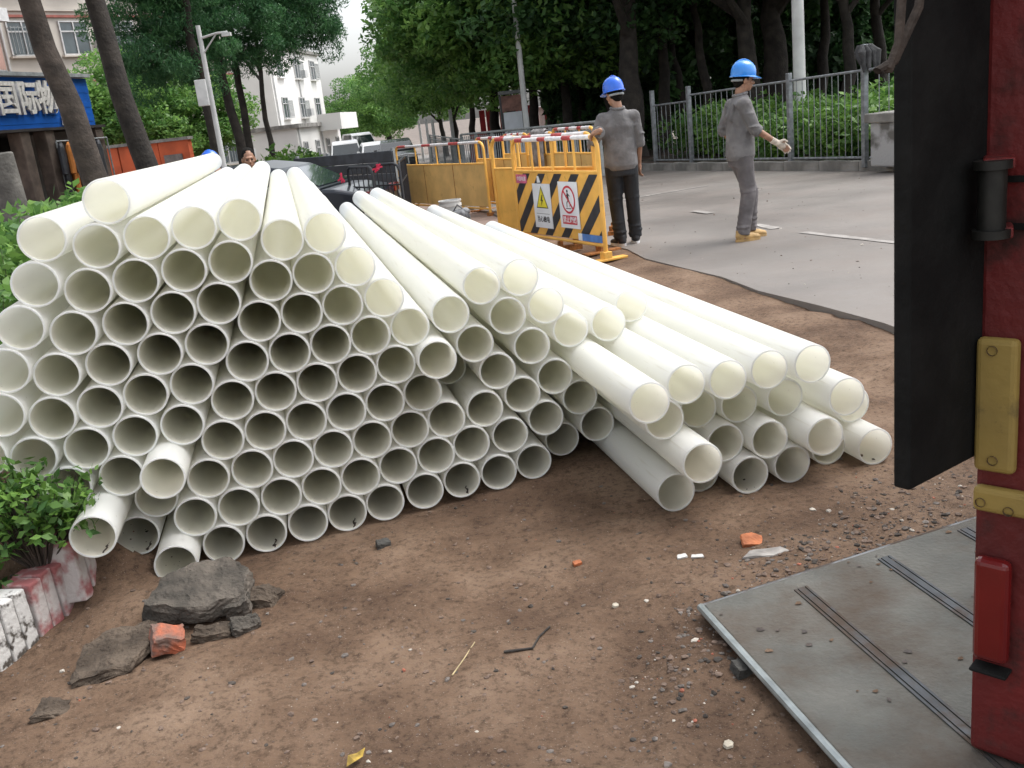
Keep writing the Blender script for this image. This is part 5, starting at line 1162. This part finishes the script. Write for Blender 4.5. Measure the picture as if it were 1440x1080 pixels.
for k, (u, Y, h, lb) in enumerate(((385, 24, 1.5, 'bright green bush at the foot of the slender trees'), (290, 22, 1.6, 'dark green bush beside the stooping blue helmet'), (410, 30, 1.6, 'bright green bush before the small white building'), (118, 12.8, 1.35, 'leafy bush at the foot of the leaning trunks'), (50, 11.8, 1.2, 'leafy bush in front of the shop pillars'))):
    p = tpos(u, Y); plant('street_bush', p, (1.0, .7, 0), h, 120, 26, .085, LEAF_BRIGHT if k in (0, 2) else LEAF, lb, 80+k, 'bush')

# ------------------------------------------------------------------ shop, wall, buildings on the left
sA = XY(-90, 150, 19.5); sB = XY(126, 150, 24.5); dd = (sB-sA)[:2]; sL = np.linalg.norm(dd); sang = math.atan2(dd[1], dd[0])
zs_lo, zs_hi = XY(126, 181, 24.5)[2], XY(112, 121, 24.5)[2]
shop = empty('clothes_shop', (sA[0], sA[1], gz(22)-.1), sang, 'open-fronted shop under a blue sign with white characters', 'shop')
z0 = gz(22)-.1; lo, hi = zs_lo-z0, zs_hi-z0; hi = max(hi, lo+1.15)
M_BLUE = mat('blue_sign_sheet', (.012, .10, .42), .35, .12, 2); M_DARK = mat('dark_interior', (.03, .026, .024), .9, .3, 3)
for k in range(7):
    hk = (hi-lo)/7; q = MB(); q.box((sL/2, .0, lo+hk*(k+.5)), (sL, .10+.012*(k % 2), hk-.004)); q.build('sign_sheet', M_BLUE, shop)
q = MB(); q.box((sL/2, .1, hi+.06), (sL+.1, .5, .08)); q.build('sign_cap', M_GREY, shop)
def tx(u):
    d = ray(u, 150); n_ = np.array([-dd[1], dd[0]]); t = (sA[:2]@n_)/(d[:2]@n_); return (d[:2]*t-sA[:2])@(dd/sL)
for ch, u, v in (('国', 7, 143), ('际', 37, 142), ('物', 63, 141), ('流', 92, 141)):
    x = tx(u); link_mesh('lettering', text_mesh(ch, .74, M_WHITE, .03, .018), shop, (x, -.095, lo+(hi-lo)*.58), (R_(90), 0, 0), (.95, 1, 1))
link_mesh('lettering', text_mesh('服装', .24, M_WHITE, .01, .005), shop, (tx(86), -.095, lo+(hi-lo)*.17), (R_(90), 0, 0))
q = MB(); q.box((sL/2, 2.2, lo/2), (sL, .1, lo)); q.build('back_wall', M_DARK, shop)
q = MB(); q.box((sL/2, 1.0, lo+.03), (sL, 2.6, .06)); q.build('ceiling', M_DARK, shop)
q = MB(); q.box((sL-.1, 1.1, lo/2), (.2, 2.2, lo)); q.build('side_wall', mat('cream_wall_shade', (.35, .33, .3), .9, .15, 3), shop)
for x in (tx(10), tx(46), tx(118)):
    q = MB(); q.box((x, -.1, lo/2), (.32, .32, lo)); bevel(q.build('pillar', mat('brown_pillar', (.10, .075, .06), .8, .3, 4), shop), .02)
q = MB(); q.box((sL*.5, 1.2, .4), (sL*.6, .7, .8)); q.build('counter', mat('pale_counter', (.3, .3, .33), .6, .2, 3), shop)
# garments
rotS = Matrix.Rotation(sang, 3, 'Z')
def sloc(x, y, z): v = rotS @ Vector((x, y, z)); return (sA[0]+v.x, sA[1]+v.y, z0+v.z)
gr = MB(); gr.tube([sloc(tx(50), -.30, lo-.25), sloc(tx(124), -.30, lo-.25)], .018, 8)
for x in (tx(50), tx(124)): gr.tube([sloc(x, -.30, 0), sloc(x, -.30, lo-.24)], .02, 8)
tag(gr.build('clothes_rail', M_GREY, None, True), 'metal clothes rail in front of the shop', 'clothes rail')
for k, (u, m, lb) in enumerate(((55, M_STRIPE, 'black garment hanging at the pillar end of the rail'), (67, mat('orange_cloth', (.45, .16, .03), .9, .2, 8), 'orange garment hanging among the black ones'), (76, M_STRIPE, 'black garment hanging next to the orange one'), (90, mat('navy_cloth', (.012, .014, .028), .9, .3, 8), 'navy jacket hanging on the clothes rail'), (100, M_STRIPE, 'black coat hanging behind the leaning brown trunk'), (110, M_STRIPE, 'black garment at the outer end of the rail'))):
    x = tx(u); q = MB(); zt_ = lo-.28; hl_ = 1.25+.2*(k % 2)
    loft(q, [((0, 0, -hl_), .24, .07), ((0, 0, -hl_*.6), .22, .08), ((0, 0, -.25), .25, .09), ((0, 0, -.06), .2, .06), ((0, 0, 0), .05, .04)], 14); q.tube([(-.2, 0, -.12), (-.34, 0, -.7)], [.07, .06], 8); q.tube([(.2, 0, -.12), (.34, 0, -.7)], [.07, .06], 8)
    tag(q.build('garment', m, None, True, sloc(x, -.30, zt_), (0, 0, sang+.5)), lb, 'garment', 'clothes hanging at the shop')
# orange wall
wA = tpos(128, 31); wB = tpos(268, 30); dd = wB-wA; L_ = math.hypot(dd[0], dd[1])
e = empty('orange_wall', (wA[0], wA[1], gz(30)-.1), math.atan2(dd[1], dd[0]), 'orange painted boundary wall with a grey vent window', 'wall')
zt = XY(200, 203, 30)[2]-gz(30)+.1; M_OR = mat('orange_paint', (.50, .10, .035), .8, .18, 1.5, .1, 20)
for k, (a, c) in enumerate(((0, .30), (.31, .70), (.71, 1.0))):
    q = MB(); q.box((L_*(a+c)/2, .02*(k % 2), zt/2), (L_*(c-a), .2, zt)); q.build('panel', M_OR, e)
q = MB(); q.box((L_*.5, 0, zt+.04), (L_+.1, .3, .09)); q.build('coping', M_KERB, e)
q = MB(); q.box((L_*.84, -.12, zt*.72), (.62, .05, .42)); q.build('vent_window', mat('grey_vent', (.17, .15, .14), .7, .2, 10), e)
q = MB(); q.box((L_*.17, -.12, zt*.80), (.22, .06, .13)); q.build('notice', M_SIGN, e)
# apartment blocks
M_CREAM = mat('cream_render', (.52, .48, .43), .85, .1, .5, .1, 15); M_PINK = mat('pink_brick_wall', (.33, .20, .165), .85, .15, 1.2, .15, 20); M_WHT = mat('white_render', (.72, .71, .69), .8, .06, .4)
M_GLASS = mat('window_glass', (.06, .08, .09), .12, .2, 1.5, coat=.4); M_FRAME = mat('window_frame_white', (.5, .5, .5), .6, .1, 5); M_BAND = mat('red_band_trim', (.30, .10, .08), .8, .15, 5)
def block(name, loc, rz, W_, D_, Hh, wall, label, floors, cols, wsize=(1.5, 1.5), z_first=1.0, fh=3.1, band=True, cages=True, seed=0):
    rd = random.Random(seed); e = empty(name, loc, rz, label, 'building')
    q = MB(); q.box((W_/2, D_/2, Hh/2), (W_, D_, Hh)); wl_ = q.build('wall', wall, e)
    q = MB(); q.box((W_/2, D_/2, Hh+.12), (W_+.5, D_+.5, .24)); q.build('roof', M_KERB, e)
    w_, h_ = wsize
    pm = MB(); pm.box((0, -.03, 0), (w_-.12, .04, h_-.12)); pme = pm.mesh('pane', M_GLASS)
    fm = MB()
    for x in (-w_/2, 0, w_/2): fm.box((x, -.06, 0), (.07, .08, h_))
    for z in (-h_/2, h_/2, h_*.2): fm.box((0, -.063, z), (w_+.07, .08, .07))
    fme = fm.mesh('window', M_FRAME)
    sm2 = MB(); sm2.box((0, -.14, -h_/2-.08), (w_+.3, .28, .09)); sme = sm2.mesh('sill', wall)
    cm = MB()
    for k in range(9): cm.box((-w_/2+w_*k/8, -.42, -.1), (.025, .025, h_*.8))
    for z in (-h_*.5, h_*.3): cm.box((0, -.42, z), (w_+.05, .03, .03)); cm.box((-w_/2, -.22, z), (.03, .4, .03)); cm.box((w_/2, -.22, z), (.03, .4, .03))
    cme = cm.mesh('cage', M_GREY); am = MB(); am.box((0, -.25, 0), (.8, .35, .55)); ame = am.mesh('air_conditioner', M_FRAME)
    for f in range(floors):
        zz = z_first+f*fh+h_/2
        for c_ in range(cols):
            x = W_*(c_+.5)/cols; wo = link_mesh('window', fme, e, (x, 0, zz)); link_mesh('pane', pme, wo); link_mesh('sill', sme, wo)
            if cages and rd.random() < .7: link_mesh('cage', cme, wo)
            if rd.random() < .45: link_mesh('air_conditioner', ame, e, (x+w_*.5+.6, 0, zz-.4))
        if band:
            for dz in (1.05, 1.35): q = MB(); q.box((W_/2, -.06, zz+dz), (W_+.1, .12, .12)); q.build('band', M_BAND if dz < 1.2 else M_CREAM, e)
    for x in (W_*.02, W_*.5): q = MB(); q.tube([(x, -.08, 0), (x, -.08, Hh)], .06, 8); q.build('drain_pipe', M_FRAME, e, True)
    return e
pA_ = tpos(38, 50, -1.0); pB_ = tpos(330, 60, -1.0); d_ = pB_-pA_
block('apartment_block', pA_, math.atan2(d_[1], d_[0]), 13.5, 10, 24, M_CREAM, 'cream apartment block with caged windows and red trim bands', 7, 5, (1.5, 1.6), 1.4, 3.2, seed=1)
pA_ = tpos(-70, 40, -.6); d_ = tpos(42, 45, -.6)-pA_
block('apartment_block', pA_, math.atan2(d_[1], d_[0]), np.linalg.norm(d_[:2]), 8, 20, M_PINK, 'pinkish brick apartment block above the blue shop sign', 6, 2, (1.3, 1.5), 1.8, 3.2, band=False, seed=2)
pA_ = tpos(395, 74, -1.3); d_ = tpos(462, 88, -1.3)-pA_
block('white_building', pA_, math.atan2(d_[1], d_[0]), np.linalg.norm(d_[:2]), 8, 9.2, M_WHT, 'white low building glaring in the light beyond the feathery trees', 3, 3, (1.4, 1.5), 1.2, 3.0, band=False, seed=3)
pA_ = tpos(418, 62, -1.1); d_ = tpos(478, 76, -1.1)-pA_
kb_ = block('street_kiosk', pA_, math.atan2(d_[1], d_[0]), np.linalg.norm(d_[:2]), 5, 3.1, M_WHT, 'small white roadside building with a pale sign canopy', 1, 4, (1.0, 1.6), .6, 3.0, band=False, cages=False, seed=4)
q = MB(); q.box((np.linalg.norm(d_[:2])*.7, -.8, 3.3), (6.5, 1.6, 1.1)); q.build('canopy', M_WHT, kb_)
